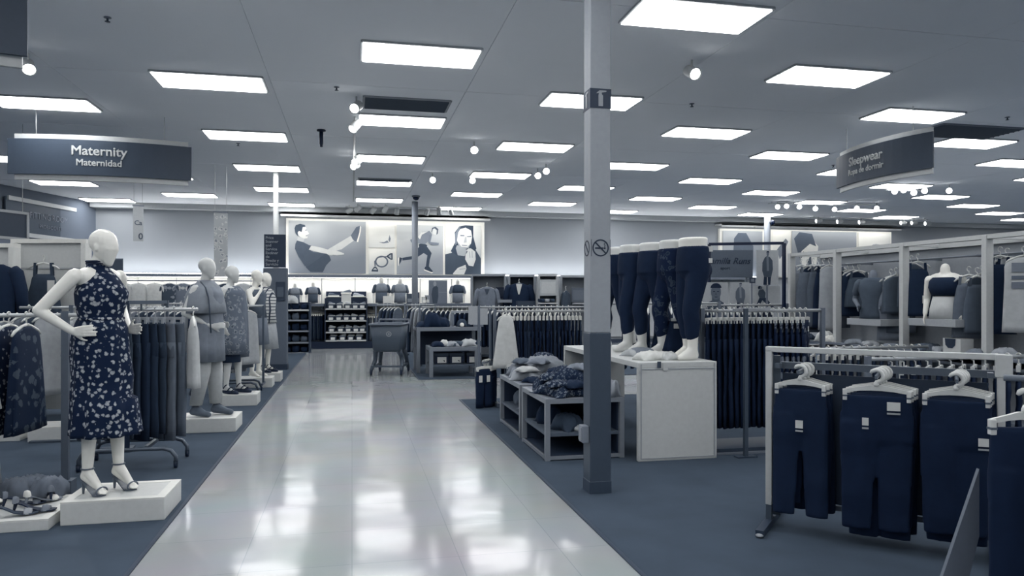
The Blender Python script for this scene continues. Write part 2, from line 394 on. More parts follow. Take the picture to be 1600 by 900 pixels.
# ================================================================= COLUMNS
colm = M(150, .55, .35)
pc = thing('pillar', 'square grey pillar with dark lower half beside the aisle', 'pillar', (1.865, 5.46, 0)); pc['kind'] = 'structure'
PW = .082
MB().box(-PW, PW, -PW, PW, 1.24, CEIL).build('upper_shaft', colm, pc, bevel=.006)
MB().box(-PW - .003, PW + .003, -PW - .003, PW + .003, 0, 1.24).build('lower_shaft', M(66, .4, .4), pc, bevel=.006)
MB().box(-PW - .006, PW + .006, -PW - .006, PW + .006, 0, .1).build('skirting', M(60, .4, .4), pc, bevel=.004)
sg = thing('extinguisher_sign', 'dark square sign with white fire extinguisher wrapped round the grey pillar', 'sign', (1.865, 5.46, 3.04))
w = PW + .003
MB().box(-w, w, -w, w, -.075, .075).build('wrap', M(48, .5), sg)
ext = [(-.018, -.06), (.018, -.06), (.018, .02), (.008, .032), (.008, .044), (.045, .05), (.045, .06), (-.01, .06), (-.03, .044), (-.034, .036), (-.014, .04), (-.018, .02)]
MB().prism(ext, (0, -w - .001, 0), (1, 0, 0), (0, 0, 1), (0, -.002, 0)).build('symbol', M(150, .5), sg)
MB().prism(ext, (-w - .001, 0, 0), (0, -1, 0), (0, 0, 1), (-.002, 0, 0)).build('symbol', M(150, .5), sg)
ns = thing('no_smoking_sign', 'round no smoking sign on the front of the grey pillar', 'sign', (1.865, 5.46 - PW - .0005, 1.892))
def ringpoly(b, r0, r1, o, u, wv, t, n=32):
    for k in range(n):
        a0, a1 = 2 * PI * k / n, 2 * PI * (k + 1) / n
        b.prism([(r0 * math.cos(a0), r0 * math.sin(a0)), (r1 * math.cos(a0), r1 * math.sin(a0)), (r1 * math.cos(a1), r1 * math.sin(a1)), (r0 * math.cos(a1), r0 * math.sin(a1))], o, u, wv, t)
    return b
dark_ink = M(36, .5)
b = ringpoly(MB(), .056, .066, (0, 0, 0), (1, 0, 0), (0, 0, 1), (0, -.002, 0)); b.build('ring', dark_ink, ns)
MB().bar((-.04, -.0015, .04), (.04, -.0015, -.04), .003, .010, up=(1, 0, 1)).build('slash', dark_ink, ns)
MB().box(-.045, .02, -.0015, 0, -.008, .004).box(.024, .04, -.0015, 0, -.008, .004).build('cigarette', dark_ink, ns)
MB().tube([(.032, -.001, .008), (.036, -.001, .02), (.028, -.001, .028), (.034, -.001, .038)], .003, 5).build('smoke', dark_ink, ns)
MB().box(-.076, -.072, -.0015, 0, -.065, .065).box(.076, .079, -.0015, 0, -.065, .065).build('border', dark_ink, ns)
ns2 = thing('no_smoking_sign', 'no smoking sign on the aisle side of the grey pillar', 'sign', (1.865 - PW - .001, 5.46, 1.892))
b = ringpoly(MB(), .052, .062, (0, 0, 0), (0, 1, 0), (0, 0, 1), (-.002, 0, 0)); b.build('ring', dark_ink, ns2)
MB().bar((-.001, .04, .04), (-.001, -.04, -.04), .003, .01, up=(0, 1, 1)).build('slash', dark_ink, ns2)
ob = thing('outlet_box', 'small grey electrical box on the aisle side of the pillar', 'box', (1.865 - PW - .004, 5.44, .46))
MB().box(-.055, 0, -.05, .05, -.065, .065).build('housing', M(120, .5), ob, bevel=.006)
MB().box(-.06, -.055, -.035, .035, -.05, .05).build('cover', M(136, .5), ob)
def column(x, y, r, lab, L=150):
    c = thing('column', lab, 'column', (x, y, 0)); c['kind'] = 'structure'
    MB().lathe([(r, 0), (r, CEIL)], n=18).build('shaft', M(L, .5), c)
    MB().lathe([(r + .02, 0), (r + .02, .12), (r, .14)], n=18).build('collar', M(90, .5), c)
column(1.72, 20.7, .085, 'slim grey column before the left poster box', 128)
p = at_y(1199, 400, 21.5); column(p.x, 21.5, .1, 'slim grey column before the right poster box', 140)
p = at_y(430, 300, 16.15); column(p.x, 16.3, .055, 'thin white column rising from the price scanner post', 190)

# ================================================================= HANGING SIGNS
sign_dark = M(62, .5, .3); bar_light = M(184, .45, .3); letter = M(185, .5)
def arc_sign(name, lab, centre, rz, chord, sag, h, lines, side=0):
    s = thing(name, lab, 'hanging sign', (centre[0], centre[1], 0), rz)
    z = centre[2]; Rr = (chord * chord / 4 + sag * sag) / (2 * sag)
    def onarc(x, off=0):             # local: faces -Y, convex to -Y
        a = x / Rr; return ((Rr + off) * math.sin(a), Rr - sag - (Rr + off) * math.cos(a))
    def strip(x0, x1, z0, z1, o0, o1, nm, m, n=14):
        rings = []
        for k in range(n + 1):
            x = x0 + (x1 - x0) * k / n; a = onarc(x, o0); c = onarc(x, o1)
            rings.append([(a[0], a[1], z0), (a[0], a[1], z1), (c[0], c[1], z1), (c[0], c[1], z0)])
        MB().loft(rings, smooth=False).build(nm, m, s)
    hw = chord / 2
    strip(-hw, hw, z - h / 2, z + h / 2, .0, .03, 'panel', sign_dark)
    strip(-hw * .94, hw * .97, z + h / 2 - .005, z + h / 2 + .075, -.05, -.01, 'upper_bar', bar_light)
    strip(-hw * .94, hw * .97, z - h / 2 - .075, z - h / 2 + .005, -.05, -.01, 'lower_bar', bar_light)
    for sx in (-.7, .7):
        a = onarc(hw * sx, -.03); MB().tube([(a[0], a[1], z + h / 2 + .07), (a[0], a[1], CEIL)], .006, 6).build('hanger_rod', white_metal, s)
    for txt, size, dz, x in lines:
        me = text_mesh(txt, size, .022, .002)
        for vtx in me.vertices:
            a = onarc(vtx.co.x + x, .033 + vtx.co.z); zz = vtx.co.y; vtx.co = (a[0], a[1], z + dz + zz)
        place(me, 'lettering', letter, s)
    return s
arc_sign('hanging_sign', 'curved dark hanging sign reading Maternity Maternidad', (-3.55, 11.75, 3.50), math.radians(3), 2.42, .17, .50, [('Maternity', .185, .035, .0), ('Maternidad', .13, -.115, .0)])
arc_sign('hanging_sign', 'curved dark hanging sign reading Sleepwear at the right', (7.72, 9.54, 3.51), math.radians(-90), 2.06, .2, .49, [('Sleepwear', .185, .02, -.12), ('Ropa de dormir', .125, -.12, -.12)])
s3 = arc_sign('hanging_sign', 'blank dark hanging sign cut off at the upper left corner', (-3.3, 5.75, 3.44), 0, 2.2, .16, .50, [])

# ================================================================= BACK WALL FIXTURE
white_panel = M(232, .6, .3); led = emit(STRIP)
def xy(px, Y): return at_y(px, 463, Y).x
LZ = 2.10                                   # underside of the ledge
# ledges with strip lamps
def ledge(x0, x1, lab, up, down):
    t = thing('wall_ledge', lab, 'ledge', ((x0 + x1) / 2, 22.6, LZ)); w = (x1 - x0) / 2
    MB().box(-w, w, -.25, .28, 0, .05).build('board', M(150, .5), t)
    MB().box(-w, w, -.27, -.25, -.03, .06).build('fascia', M(110, .5), t)
    if down: MB().box(-w + .02, w - .02, -.2, -.12, -.03, -.001).build('under_strip_lamp', led, t)
    if up: MB().box(-w + .02, w - .02, -.06, .02, .051, .08).build('upper_strip_lamp', emit(up), t)
    return t
xa, xb, xc_, xd = -7.0, xy(447, 22.5), xy(757, 22.5), xy(930, 22.5)
ledge(xa, xb, 'long shelf ledge with strip lamp along the left of the back wall', 18.0, 1)
ledge(xb + .01, xc_, 'shelf ledge with strip lamp below the left poster box', 0, 1)
ledge(xc_ + .01, 13.4, 'shelf ledge with strip lamp right of the left poster box', 15.0, 0)
# back panels between ledge and rails
def panels(x0, x1, n, lab, L):
    t = thing('wall_paneling', lab, 'wall panel', ((x0 + x1) / 2, 22.84, 0)); w = (x1 - x0) / n
    for k in range(n):
        MB().box(-(x1 - x0) / 2 + k * w + .01, -(x1 - x0) / 2 + (k + 1) * w - .01, -.02, .02, .2, LZ - .01).build('panel', M(L, .6), t)
    return t
panels(xa, xb, 5, 'white display panels under the left wall ledge', 235)
panels(xb + .02, xc_, 6, 'white display panels under the left poster box', 240)
panels(xc_ + .02, 13.4, 8, 'grey display panels along the middle of the back wall', 170)
MBK = lambda x0, x1: MB().box(-(x1 - x0) / 2, (x1 - x0) / 2, -.4, .4, 0, .2)
def plinth(x0, x1, lab):
    return tag(MBK(x0, x1).build('wall_plinth', M(24, .5), None, ((x0 + x1) / 2, 22.4, 0)), lab, 'plinth')
plinth(-2.05, xc_, 'dark kick plinth under the shoe shelves at the back wall')

# poster boxes -----------------------------------------------------
def posters(x0, x1, z0, z1, lab, items):
    t = thing('poster_box', lab, 'light box', ((x0 + x1) / 2, 22.9, 0)); w = (x1 - x0) / 2
    MB().box(-w, w, -.14, -.01, z0, z1).build('backing', M(238, .5), t)
    MB().box(-w - .12, w + .12, -.50, -.01, z1 + .08, z1 + .13).build('canopy', M(190, .5), t)
    MB().box(-w - .12, w + .12, -.50, -.48, z1 + .02, z1 + .13).build('canopy_lip', M(200, .5), t)
    MB().box(-w - .05, w + .05, -.46, -.36, z1 + .045, z1 + .079).build('strip_lamp', emit(STRIP * .42), t)
    for k in range(3): MB().bar((-w * .6 + k * w * .6, -.47, z1 + .06), (-w * .6 + k * w * .6, -.01, z1 + .06), .02, .02).build('bracket', M(150, .5), t)
    for (nm, pl, u0, u1, v0, v1, bg, shapes) in items:
        p = thing('poster', pl, 'poster', (u0 + (u1 - u0) / 2, 22.74, v0)); hw = (u1 - u0) / 2; hh = v1 - v0
        MB().box(-hw, hw, -.012, 0, 0, hh).build('sheet', printed(bg + 22, bg - 24), p)
        draw(p, shapes, hw * 2, hh, -hw, -.013)
def printed(L0, L1):                     # a printed backdrop whose tone runs from the upper left to the lower right corner
    m = bpy.data.materials.new('printed_backdrop'); m.use_nodes = True; nt = m.node_tree; b = nt.nodes['Principled BSDF']; b.inputs['Roughness'].default_value = .5; b.inputs['Specular IOR Level'].default_value = .25
    co = nt.nodes.new('ShaderNodeTexCoord'); sp = nt.nodes.new('ShaderNodeSeparateXYZ'); nt.links.new(co.outputs['Generated'], sp.inputs[0])
    ma = nt.nodes.new('ShaderNodeMath'); ma.operation = 'MULTIPLY_ADD'; ma.inputs[1].default_value = -.35; nt.links.new(sp.outputs['X'], ma.inputs[0]); nt.links.new(sp.outputs['Z'], ma.inputs[2])
    rp = nt.nodes.new('ShaderNodeValToRGB'); rp.color_ramp.elements[0].position = 0; rp.color_ramp.elements[0].color = tone(L1); rp.color_ramp.elements[1].position = .8; rp.color_ramp.elements[1].color = tone(min(240, L0))
    nt.links.new(ma.outputs[0], rp.inputs[0]); nt.links.new(rp.outputs[0], b.inputs['Base Color'])
    return m
def draw(parent, shapes, W, H, ox, y):       # flat print: layers of thin shapes on the sheet
    n = 0
    for (nm, L, poly) in shapes:
        for pl in (poly if isinstance(poly[0][0], (tuple, list)) else [poly]):
            MB().prism([(ox + u * W, (1 - v) * H) for u, v in pl], (0, y - .0012 * n, 0), (1, 0, 0), (0, 0, 1), (0, -.0008, 0)).build(nm, M(L, .5, .2, 0, .1, 6), parent); n += 1
def oval(cx, cy, rx, ry, n=20, a0=0, a1=2 * PI): return [(cx + rx * math.cos(a0 + (a1 - a0) * k / n), cy + ry * math.sin(a0 + (a1 - a0) * k / n)) for k in range(n if a1 - a0 > 6.2 else n + 1)]
def sc(poly, x0, x1, y0, y1): return [((x - x0) / (x1 - x0), (y - y0) / (y1 - y0)) for x, y in poly]
A = lambda *pl: [sc(q, 85, 1075, 120, 790) for q in pl] if len(pl) > 1 else sc(pl[0], 85, 1075, 120, 790)
sitting = [
 ('leg_print', 205, A([(590, 480), (870, 310), (930, 300), (925, 360), (760, 480), (690, 500), (640, 560), (560, 560)])),
 ('shoe_print', 105, A([(880, 300), (950, 190), (1000, 170), (1000, 230), (960, 380), (930, 370), (905, 350)])),
 ('sole_print', 235, A([(1000, 170), (1015, 190), (1010, 250), (975, 385), (955, 378), (990, 260)])),
 ('shorts_print', 78, A([(330, 640), (420, 600), (560, 535), (600, 560), (625, 620), (560, 690), (520, 775), (360, 775), (300, 710)])),
 ('shirt_print', 84, A([(190, 375), (270, 395), (340, 430), (380, 440), (345, 490), (400, 520), (560, 530), (470, 600), (330, 700), (290, 700), (210, 580), (165, 480), (170, 420)])),
 ('arm_print', 210, A([(370, 440), (470, 455), (600, 490), (700, 500), (790, 530), (795, 545), (700, 560), (640, 550), (500, 530), (340, 490)])),
 ('neck_print', 190, A([(200, 330), (290, 340), (270, 395), (190, 375)])),
 ('face_print', 215, A([(200, 230), (250, 190), (300, 200), (315, 240), (345, 285), (325, 300), (325, 345), (280, 350), (230, 330), (200, 290)])),
 ('hair_print', 70, A([(160, 220), (175, 180), (230, 162), (290, 175), (300, 198), (262, 205), (250, 265), (215, 255), (200, 270), (205, 325), (170, 280)])),
 ('eye_print', 90, A([(293, 238), (315, 234), (316, 243), (295, 247)])),
 ('mouth_print', 110, A([(300, 312), (326, 304), (322, 314), (304, 320)]))]
B = lambda q: sc(q, 80, 672, 180, 800)
running = [
 ('leg_print', 62, [B([(150, 595), (280, 570), (400, 400), (470, 430), (440, 520), (380, 560), (300, 610), (150, 628)]), B([(360, 420), (430, 400), (525, 530), (500, 620), (490, 700), (450, 705), (470, 560), (370, 500)])]),
 ('shoe_print', 60, [B([(110, 585), (150, 600), (130, 650), (105, 690)]), B([(440, 705), (490, 700), (545, 765), (520, 775), (430, 740)])]),
 ('sole_print', 235, [B([(95, 600), (112, 585), (106, 695), (95, 690)]), B([(425, 735), (520, 772), (545, 770), (530, 788), (430, 752)])]),
 ('torso_print', 128, B([(350, 340), (400, 265), (500, 250), (530, 290), (520, 350), (440, 420), (350, 410)])),
 ('back_print', 215, B([(350, 330), (395, 270), (480, 255), (400, 300), (375, 360)])),
 ('arm_print', 120, [B([(490, 300), (530, 300), (510, 390), (620, 400), (615, 430), (520, 430), (480, 400)]), B([(250, 365), (350, 330), (350, 380), (260, 400)])]),
 ('face_print', 205, B([(530, 225), (575, 205), (600, 250), (580, 300), (540, 290)])),
 ('hair_print', 84, B([(522, 260), (530, 210), (575, 195), (612, 225), (605, 280), (585, 300), (592, 240), (560, 215), (540, 230), (530, 270)]))]
D = lambda q: sc(q, 700, 1160, 185, 815)
hooded = [
 ('jacket_print', 72, D([(700, 560), (780, 540), (830, 480), (1000, 520), (1080, 480), (1160, 610), (1160, 815), (700, 815)])),
 ('hood_print', 62, D([(770, 520), (830, 400), (820, 280), (880, 200), (960, 185), (1060, 190), (1060, 330), (1100, 480), (1080, 510), (1030, 480), (1000, 480), (860, 580)])),
 ('hood_lining_print', 120, D([(822, 300), (870, 215), (900, 195), (860, 290), (850, 420), (828, 440)])),
 ('neck_print', 165, D([(850, 440), (980, 500), (950, 580), (860, 570), (835, 480)])),
 ('face_print', 216, D([(865, 280), (890, 235), (960, 215), (1030, 250), (1045, 330), (1030, 420), (985, 480), (930, 495), (875, 455), (850, 380)])),
 ('brow_print', 110, [D([(890, 310), (945, 312), (945, 326), (895, 326)]), D([(975, 325), (1035, 320), (1035, 333), (980, 336)])]),
 ('nose_print', 175, D([(955, 330), (972, 335), (975, 405), (935, 410)])),
 ('mouth_print', 140, D([(910, 435), (985, 440), (975, 450), (915, 448)])),
 ('beard_print', 165, D([(862, 400), (905, 460), (985, 465), (1028, 410), (1000, 475), (930, 497), (870, 455)])),
 ('hand_print', 205, [D([(960, 560), (1000, 500), (1040, 490), (1085, 520), (1090, 620), (1060, 710), (1000, 700), (955, 620)]), D([(800, 800), (860, 730), (960, 690), (970, 740), (940, 815), (800, 815)])]),
 ('finger_print', 150, [D([(1005, 520), (1012, 520), (1020, 600), (1012, 600)]), D([(1040, 510), (1047, 510), (1050, 600), (1042, 600)]), D([(880, 745), (960, 735), (960, 742), (880, 753)])])]
E_ = lambda q: sc(q, 1105, 1435, 475, 800)
bands = [('tube_print', 100, [sc([(1240 + 85 * 1.0 * math.cos(a) + 30, 640 + 75 * math.sin(a)) for a in [2 * PI * k / 24 for k in range(25)]] + [(1270 + 65 * math.cos(a), 640 + 57 * math.sin(a)) for a in [2 * PI * k / 24 for k in range(24, -1, -1)]], 1105, 1435, 475, 800),
  E_([(1180, 700), (1175, 640), (1210, 585), (1300, 570), (1385, 572), (1385, 582), (1300, 582), (1222, 595), (1190, 645), (1195, 700)])]),
 ('handle_print', 60, [E_([(1140, 765), (1145, 745), (1175, 705), (1200, 705), (1225, 745), (1225, 768)]), E_([(1330, 570), (1375, 535), (1410, 530), (1410, 615), (1385, 615), (1340, 585)])]),
 ('grip_print', 170, [E_([(1160, 745), (1180, 720), (1195, 720), (1212, 748)]), E_([(1355, 570), (1392, 545), (1394, 600), (1385, 600)])])]
G = lambda q: sc(q, 1105, 1435, 140, 465)
shoe_ad = [('shoe_print', 120, [G([(1355, 370), (1370, 300), (1385, 350), (1375, 395)]), G([(1230, 395), (1300, 395), (1340, 372), (1365, 400), (1290, 410)])])]
p0, p1 = at_y(447, 340, 22.75), at_y(757, 432, 22.75)
z0p, z1p = LZ + .07, at_y(600, 344, 22.75).z
X = lambda px: at_y(px, 400, 22.74).x
Z = lambda px, py: at_y(px, py, 22.74).z
posters(p0.x, p1.x, z0p, z1p, 'bright white poster box on the back wall straight ahead', [
 ('a', 'wide poster of a seated person stretching one leg up', X(451), X(571.5), Z(510, 427), Z(510, 345.5), 160, sitting),
 ('b', 'small white poster with a shoe print, upper of two squares', X(576), X(616.5), Z(597, 387), Z(597, 347), 236, shoe_ad),
 ('c', 'small pale poster of a looped exercise band, lower of two squares', X(576), X(616.5), Z(597, 428.5), Z(597, 388.5), 214, bands),
 ('d', 'poster of a running person in dark leggings', X(620), X(692), Z(655, 428.5), Z(655, 352), 176, running),
 ('e', 'poster of a person in a dark hooded jacket', X(695.5), X(751.5), Z(724, 429), Z(724, 352), 205, hooded)])
F_ = lambda q: sc(q, 250, 640, 110, 290)
Hh = lambda q: sc(q, 485, 795, 70, 160)
hairface = [('face_print', 224, F_([(370, 190), (520, 190), (530, 300), (370, 300)])), ('hair_print', 92, F_([(352, 200), (360, 140), (400, 118), (480, 118), (550, 170), (548, 260), (528, 270), (520, 200), (440, 185), (372, 215), (370, 260), (355, 250)]))]
sideface = [('face_print', 226, Hh([(515, 100), (570, 80), (610, 100), (600, 140), (640, 165), (560, 165), (535, 140)])), ('hair_print', 90, Hh([(495, 85), (520, 72), (580, 75), (600, 100), (570, 95), (530, 110), (520, 125)])),
 ('beard_print', 80, Hh([(545, 145), (575, 115), (582, 160), (560, 165)])), ('collar_print', 70, Hh([(605, 165), (630, 140), (680, 165)])), ('eye_print', 60, Hh([(525, 118), (540, 110), (542, 118), (528, 124)]))]
flask = [('arrow_print', 130, [[(.25, .4), (.75, .15), (.9, .22), (.6, .5), (.4, .62)]])]
ringp = [('ring_print', 170, [oval(.55, .55, .3, .3)]), ('hole_print', 230, [oval(.55, .6, .18, .16)])]
q0, q1 = at_y(1125, 360, 22.75), at_y(1393, 360, 22.75)
posters(q0.x, q1.x, z0p, z1p - .03, 'bright white poster box on the back wall at the right', [
 ('a', 'poster of a head with combed dark hair, right poster box', X(1129), X(1191), Z(1160, 432), Z(1160, 361), 150, hairface),
 ('b', 'narrow white poster with a slanted grey shape', X(1207), X(1234), Z(1220, 432), Z(1220, 362), 226, flask),
 ('c', 'wide poster of a bearded face looking down', X(1237), X(1338), Z(1290, 432), Z(1290, 362), 146, sideface),
 ('d', 'small poster with a pale ring at the right end', X(1341), X(1391), Z(1366, 432), Z(1366, 364), 214, ringp)])

# fitting room sign, hanging banners, screen on the left -------------------------------------------------------
d = Vector((.85, 3.4, 0)).normalized(); 
def wall_left_pt(px, py):                       # on the left wall plane between (-8.95,16.2) and (-8.1,19.6)
    a = Vector((-8.95, 16.2, 0)); b = Vector((-8.1, 19.6, 0)); n = Vector((b.y - a.y, a.x - b.x, 0))
    r = ray(px, py, 1) - Vector((0, 0, EYE)); t = n.dot(a) / (n.x * r.x + n.y * r.y)
    return Vector((0, 0, EYE)) + r * t
a, b = wall_left_pt(2, 335), wall_left_pt(113, 338)
L_ = (b - a).length; yaw = math.atan2(b.y - a.y, b.x - a.x)
fs = thing('fitting_room_sign', 'dark wall sign reading FITTING ROOMS PROBADORES between two light bars', 'sign', (a.x + .05, a.y, 0), yaw)
zt, zb = 3.88, 3.02
MB().box(0, L_, -.05, -.01, zb - .02, zt + .02).build('panel', M(70, .5), fs)
MB().box(.05, L_ - .05, -.09, -.05, zt - .06, zt + .04).build('upper_bar', bar_light, fs)
MB().box(.05, L_ - .05, -.09, -.05, zb - .04, zb + .06).build('lower_bar', bar_light, fs)
me = text_mesh('FITTING ROOMS', .215, .02, .004); me.transform(Matrix.Rotation(PI / 2, 4, 'X')); place(me, 'lettering', M(120, .5), fs, (L_ * .60, -.055, 3.47))
me = text_mesh('PROBADORES', .14, .02, .004); me.transform(Matrix.Rotation(PI / 2, 4, 'X')); place(me, 'lettering', M(112, .5), fs, (L_ * .60, -.055, 3.24))
p = ray(2, 349, 11.0)
fr = thing('framed_sign', 'dark framed panel with light border hanging at the far left', 'sign', (p.x, p.y, 0), math.radians(62))
z0, z1 = 2.38, 2.82
MB().box(-.5, .44, -.015, .015, z0, z1).build('panel', M(58, .4), fr)
f = MB().box(-.5, .44, -.03, .03, z1 - .04, z1).box(-.5, .44, -.03, .03, z0, z0 + .04).box(.40, .44, -.03, .03, z0, z1).box(-.5, -.46, -.03, .03, z0, z1); f.build('frame', M(170, .4), fr)
for x in (-.4, .35): MB().tube([(x, 0, z1), (x, 0, CEIL)], .005, 6).build('hanger_rod', white_metal, fr)
p = ray(216, 348, 17.0)
bn = thing('hanging_banner', 'narrow pale banner with grey lettering hanging before the back wall', 'banner', (p.x, p.y, 0), math.radians(20))
zt, zb = ray(216, 321, 17).z, ray(216, 377, 17).z
MB().box(-.11, .11, -.006, .006, zb, zt).build('sheet', M(170, .6), bn)
MB().box(-.12, .12, -.012, .012, zt - .02, zt + .01).build('top_rail', M(120, .4), bn)
for s_, x in ((-1, -.09), (1, .09)): MB().tube([(x, 0, zt), (x, 0, CEIL)], .004, 5).build('hanger_cord', white_metal, bn)
for ch, x in (('C', -.03), ('a', .05)): me = text_mesh(ch, .15, .02, .002); me.transform(Matrix.Rotation(PI / 2, 4, 'X')); place(me, 'lettering', M(96, .5), bn, (x, -.009, zt - .45))
me = text_mesh('0', .2, .02, .002); me.transform(Matrix.Rotation(PI / 2, 4, 'X')); place(me, 'lettering', M(80, .5), bn, (.05, -.009, zb + .05))
p = ray(345, 380, 15.0)
bn = thing('hanging_banner', 'floral patterned banner hanging behind the mannequin heads', 'banner', (p.x, p.y, 0), math.radians(12))
zt, zb = ray(345, 331, 15).z, ray(345, 432, 15).z
MB().box(-.13, .13, -.005, .005, zb, zt).build('sheet', spots(172, 205, 9, .35, .8, 120), bn)
MB().box(-.14, .14, -.012, .012, zt - .02, zt + .01).build('top_rail', M(120, .4), bn)
for x in (-.11, .11): MB().tube([(x, 0, zt), (x, 0, CEIL)], .004, 5).build('hanger_cord', white_metal, bn)

# price scanner post ---------------------------------------------------------------------
p = at_z(430, 578, 0)
ps = thing('price_scanner_post', 'grey price scanner kiosk post beside the aisle', 'kiosk', (p.x, p.y, 0), math.radians(-4))
hw = .235
zt = ray(430, 420, 15.6).z
MB().box(-hw, hw, -.03, .16, 0, zt).build('body', M(92, .5), ps, bevel=.01)
MB().box(-hw - .01, hw + .01, -.04, .17, 0, .12).build('skirting', M(50, .5), ps)
MB().box(.02, .2, -.05, -.03, ray(430, 470, 15.6).z, ray(430, 441, 15.6).z).build('scanner', M(52, .4), ps, bevel=.005)
MB().box(.045, .175, -.056, -.05, ray(430, 464, 15.6).z, ray(430, 449, 15.6).z).build('screen', M(86, .2), ps)
MB().box(-.19, -.01, -.05, -.03, ray(430, 500, 15.6).z, ray(430, 478, 15.6).z).build('notice', M(70, .4), ps)
zs0, zs1 = zt + .01, ray(430, 369, 15.6).z
sg = thing('price_scanner_sign', 'dark sign reading Price Scanner and Service above the kiosk post', 'sign', (p.x, p.y, 0), math.radians(-4))
MB().box(-hw + .02, hw - .02, -.04, 0, zs0, zs1).build('panel', M(46, .5), sg)
rows = ['Price', 'Scanner', 'and', 'Service', 'Esc\u00e1ner', 'de', 'Precio y', 'Servicio']
h = (zs1 - zs0 - .06) / 8
for k, t in enumerate(rows):
    me = text_mesh(t, h * 1.02, .02, .002, 'LEFT'); me.transform(Matrix.Rotation(PI / 2, 4, 'X'))
    place(me, 'lettering', M(140, .5), sg, (-hw + .05, -.043, zs1 - .035 - (k + .78) * h))

# ================================================================= GARMENTS (built hanging down from z = 0, front facing -Y)
def ring(cx, cy, z, hw, hd, n, wav=0, fr=5, ph=0):
    out = []
    for k in range(n):
        a = 2 * PI * k / n; w = 1 + wav * math.sin(fr * a + ph)
        c, s = math.cos(a), math.sin(a)
        e = .75
        out.append((cx + hw * w * math.copysign(abs(c) ** e, c), cy + hd * w * math.copysign(abs(s) ** e, s), z))
    return out
GCACHE = {}
def trousers_mesh(L, w, d=.05, flare=1.0, n=16, seed=0, gap=.5, blend=False):
    key = ('tr', L, w, d, flare, n, seed, gap, blend)
    if key in GCACHE: return GCACHE[key]
    r = random.Random(seed); b = MB(); ph = r.random() * 6
    cr = min(.3, L * .33); h = w / 2
    b.loft([ring(0, 0, 0, h * .92, d * .7, n), ring(0, 0, -.03, h * .94, d * .7, n), ring(0, 0, -cr * .5, h, d * .95, n, .03, 4, ph), ring(0, 0, -cr, h * 1.0, d * .96, n, .03, 4, ph), ring(0, 0, -cr - .03, h * .8, d * .5, n)])
    for s in (-1, 1):
        rs = []; lean = r.uniform(-.02, .02)
        for i in range(7):
            t = i / 6; z = -cr * .6 - (L - cr * .6) * t
            hw = h * (.5 * (1 - t) + .40 * flare * t); hd = d * (.95 + .1 * t)
            rs.append(ring(s * h * (gap + .02 * t) + lean * t, r.uniform(-.006, .006) + s * .004, z + r.uniform(-.004, .004) * (i == 6), hw, hd, n, .09, 4 + (seed + s) % 3, ph + i * .25))
        b.loft(rs)
    me = organic(b, .011, 6, 'trousers') if blend else b.mesh('trousers'); GCACHE[key] = me
    return me
def skirt_mesh(L, w0, w1, d=.06, n=24, seed=0, wav=.08):
    key = ('sk', L, w0, w1, d, n, seed, wav)
    if key in GCACHE: return GCACHE[key]
    ph = random.Random(seed).random() * 6
    me = MB().loft([ring(0, 0, -L * t, (w0 + (w1 - w0) * t) / 2, d * (.6 + .5 * t), n, wav * t, 6 + seed % 3, ph + t) for t in (0, .08, .25, .45, .65, .85, 1)]).mesh('skirt')
    GCACHE[key] = me
    return me
def top_mesh(L, w, hem, d=.06, sleeve=0, strap=0, neck=.3, n=20, seed=0, vneck=0):
    key = ('tp', L, w, hem, d, sleeve, strap, neck, n, seed, vneck)
    if key in GCACHE: return GCACHE[key]
    r = random.Random(seed); ph = r.random() * 6; h = w / 2; b = MB(); e = hem / 2
    rs = []
    if strap:
        for s in (-1, 1): b.bar((s * h * .55, -.01, 0), (s * h * .6, -.01, -strap), .03, .012); b.bar((s * h * .55, .02, 0), (s * h * .6, .02, -strap), .03, .012)
        prof = [(strap - .02, .66, .4), (strap + .03, .8, .7), (strap + .12, .9, .9)]
    else:
        prof = [(0, neck, .35), (.02, neck + .18, .5), (.055, .92, .55), (.10, 1.0, .75)]
    for z, f, dd in prof: rs.append(ring(0, 0, -z, h * f, d * dd, n))
    z0 = prof[-1][0]
    for t in (.2, .45, .7, .9, 1):
        rs.append(ring(0, 0, -(z0 + (L - z0) * t), h * (1 - t) + e * t, d * (.9 + .25 * t), n, .03 + .07 * t, 6 + seed % 3, ph + t * .5))
    b.loft(rs)
    if sleeve:
        for s in (-1, 1):
            pts = [(s * h * .82, 0, -.06), (s * (h * .98), 0, -.10), (s * (h * 1.12 + .02), .005, -.16 - sleeve * .3), (s * (h * 1.14 + .035), .01, -.13 - sleeve)]
            b.tube(pts, [d * .8, d * .95, d * .85, d * .75], 10)
    if vneck:
        pass
    me = b.mesh('top'); GCACHE[key] = me
    return me
def hanger_mesh(w, clip=False, thick=.012, turn=0):
    turn = round(turn / 10) * 10 % 360
    k = ('hg', w, clip, thick, turn)
    if k in GCACHE: return GCACHE[k]
    b = MB(); h = w / 2; c, s_ = math.cos(math.radians(turn)), math.sin(math.radians(turn)); r = .028
    arc = [(r * math.cos(a), r * math.sin(a)) for a in [-PI / 2 + PI * 1.4 * i / 8 for i in range(9)]]
    b.tube([(0, 0, -.075), (0, 0, -.045)] + [(x * c, x * s_, z) for x, z in arc], .0055, 6)
    if clip:
        b.bar((-h, 0, -.08), (h, 0, -.08), thick * 1.2, thick * 2.0)
        for s in (-1, 1): b.box(s * h * .86 - .014, s * h * .86 + .014, -.016, .016, -.125, -.07)
    else:
        for s in (-1, 1): b.tube([(0, 0, -.07), (s * h * .35, 0, -.085), (s * h * .8, 0, -.12), (s * h, 0, -.15)], [thick, thick, thick * 1.1, thick * .7], 6)
    me = b.mesh('hanger'); GCACHE[k] = me
    return me
hang_m = M(205, .35, .4)
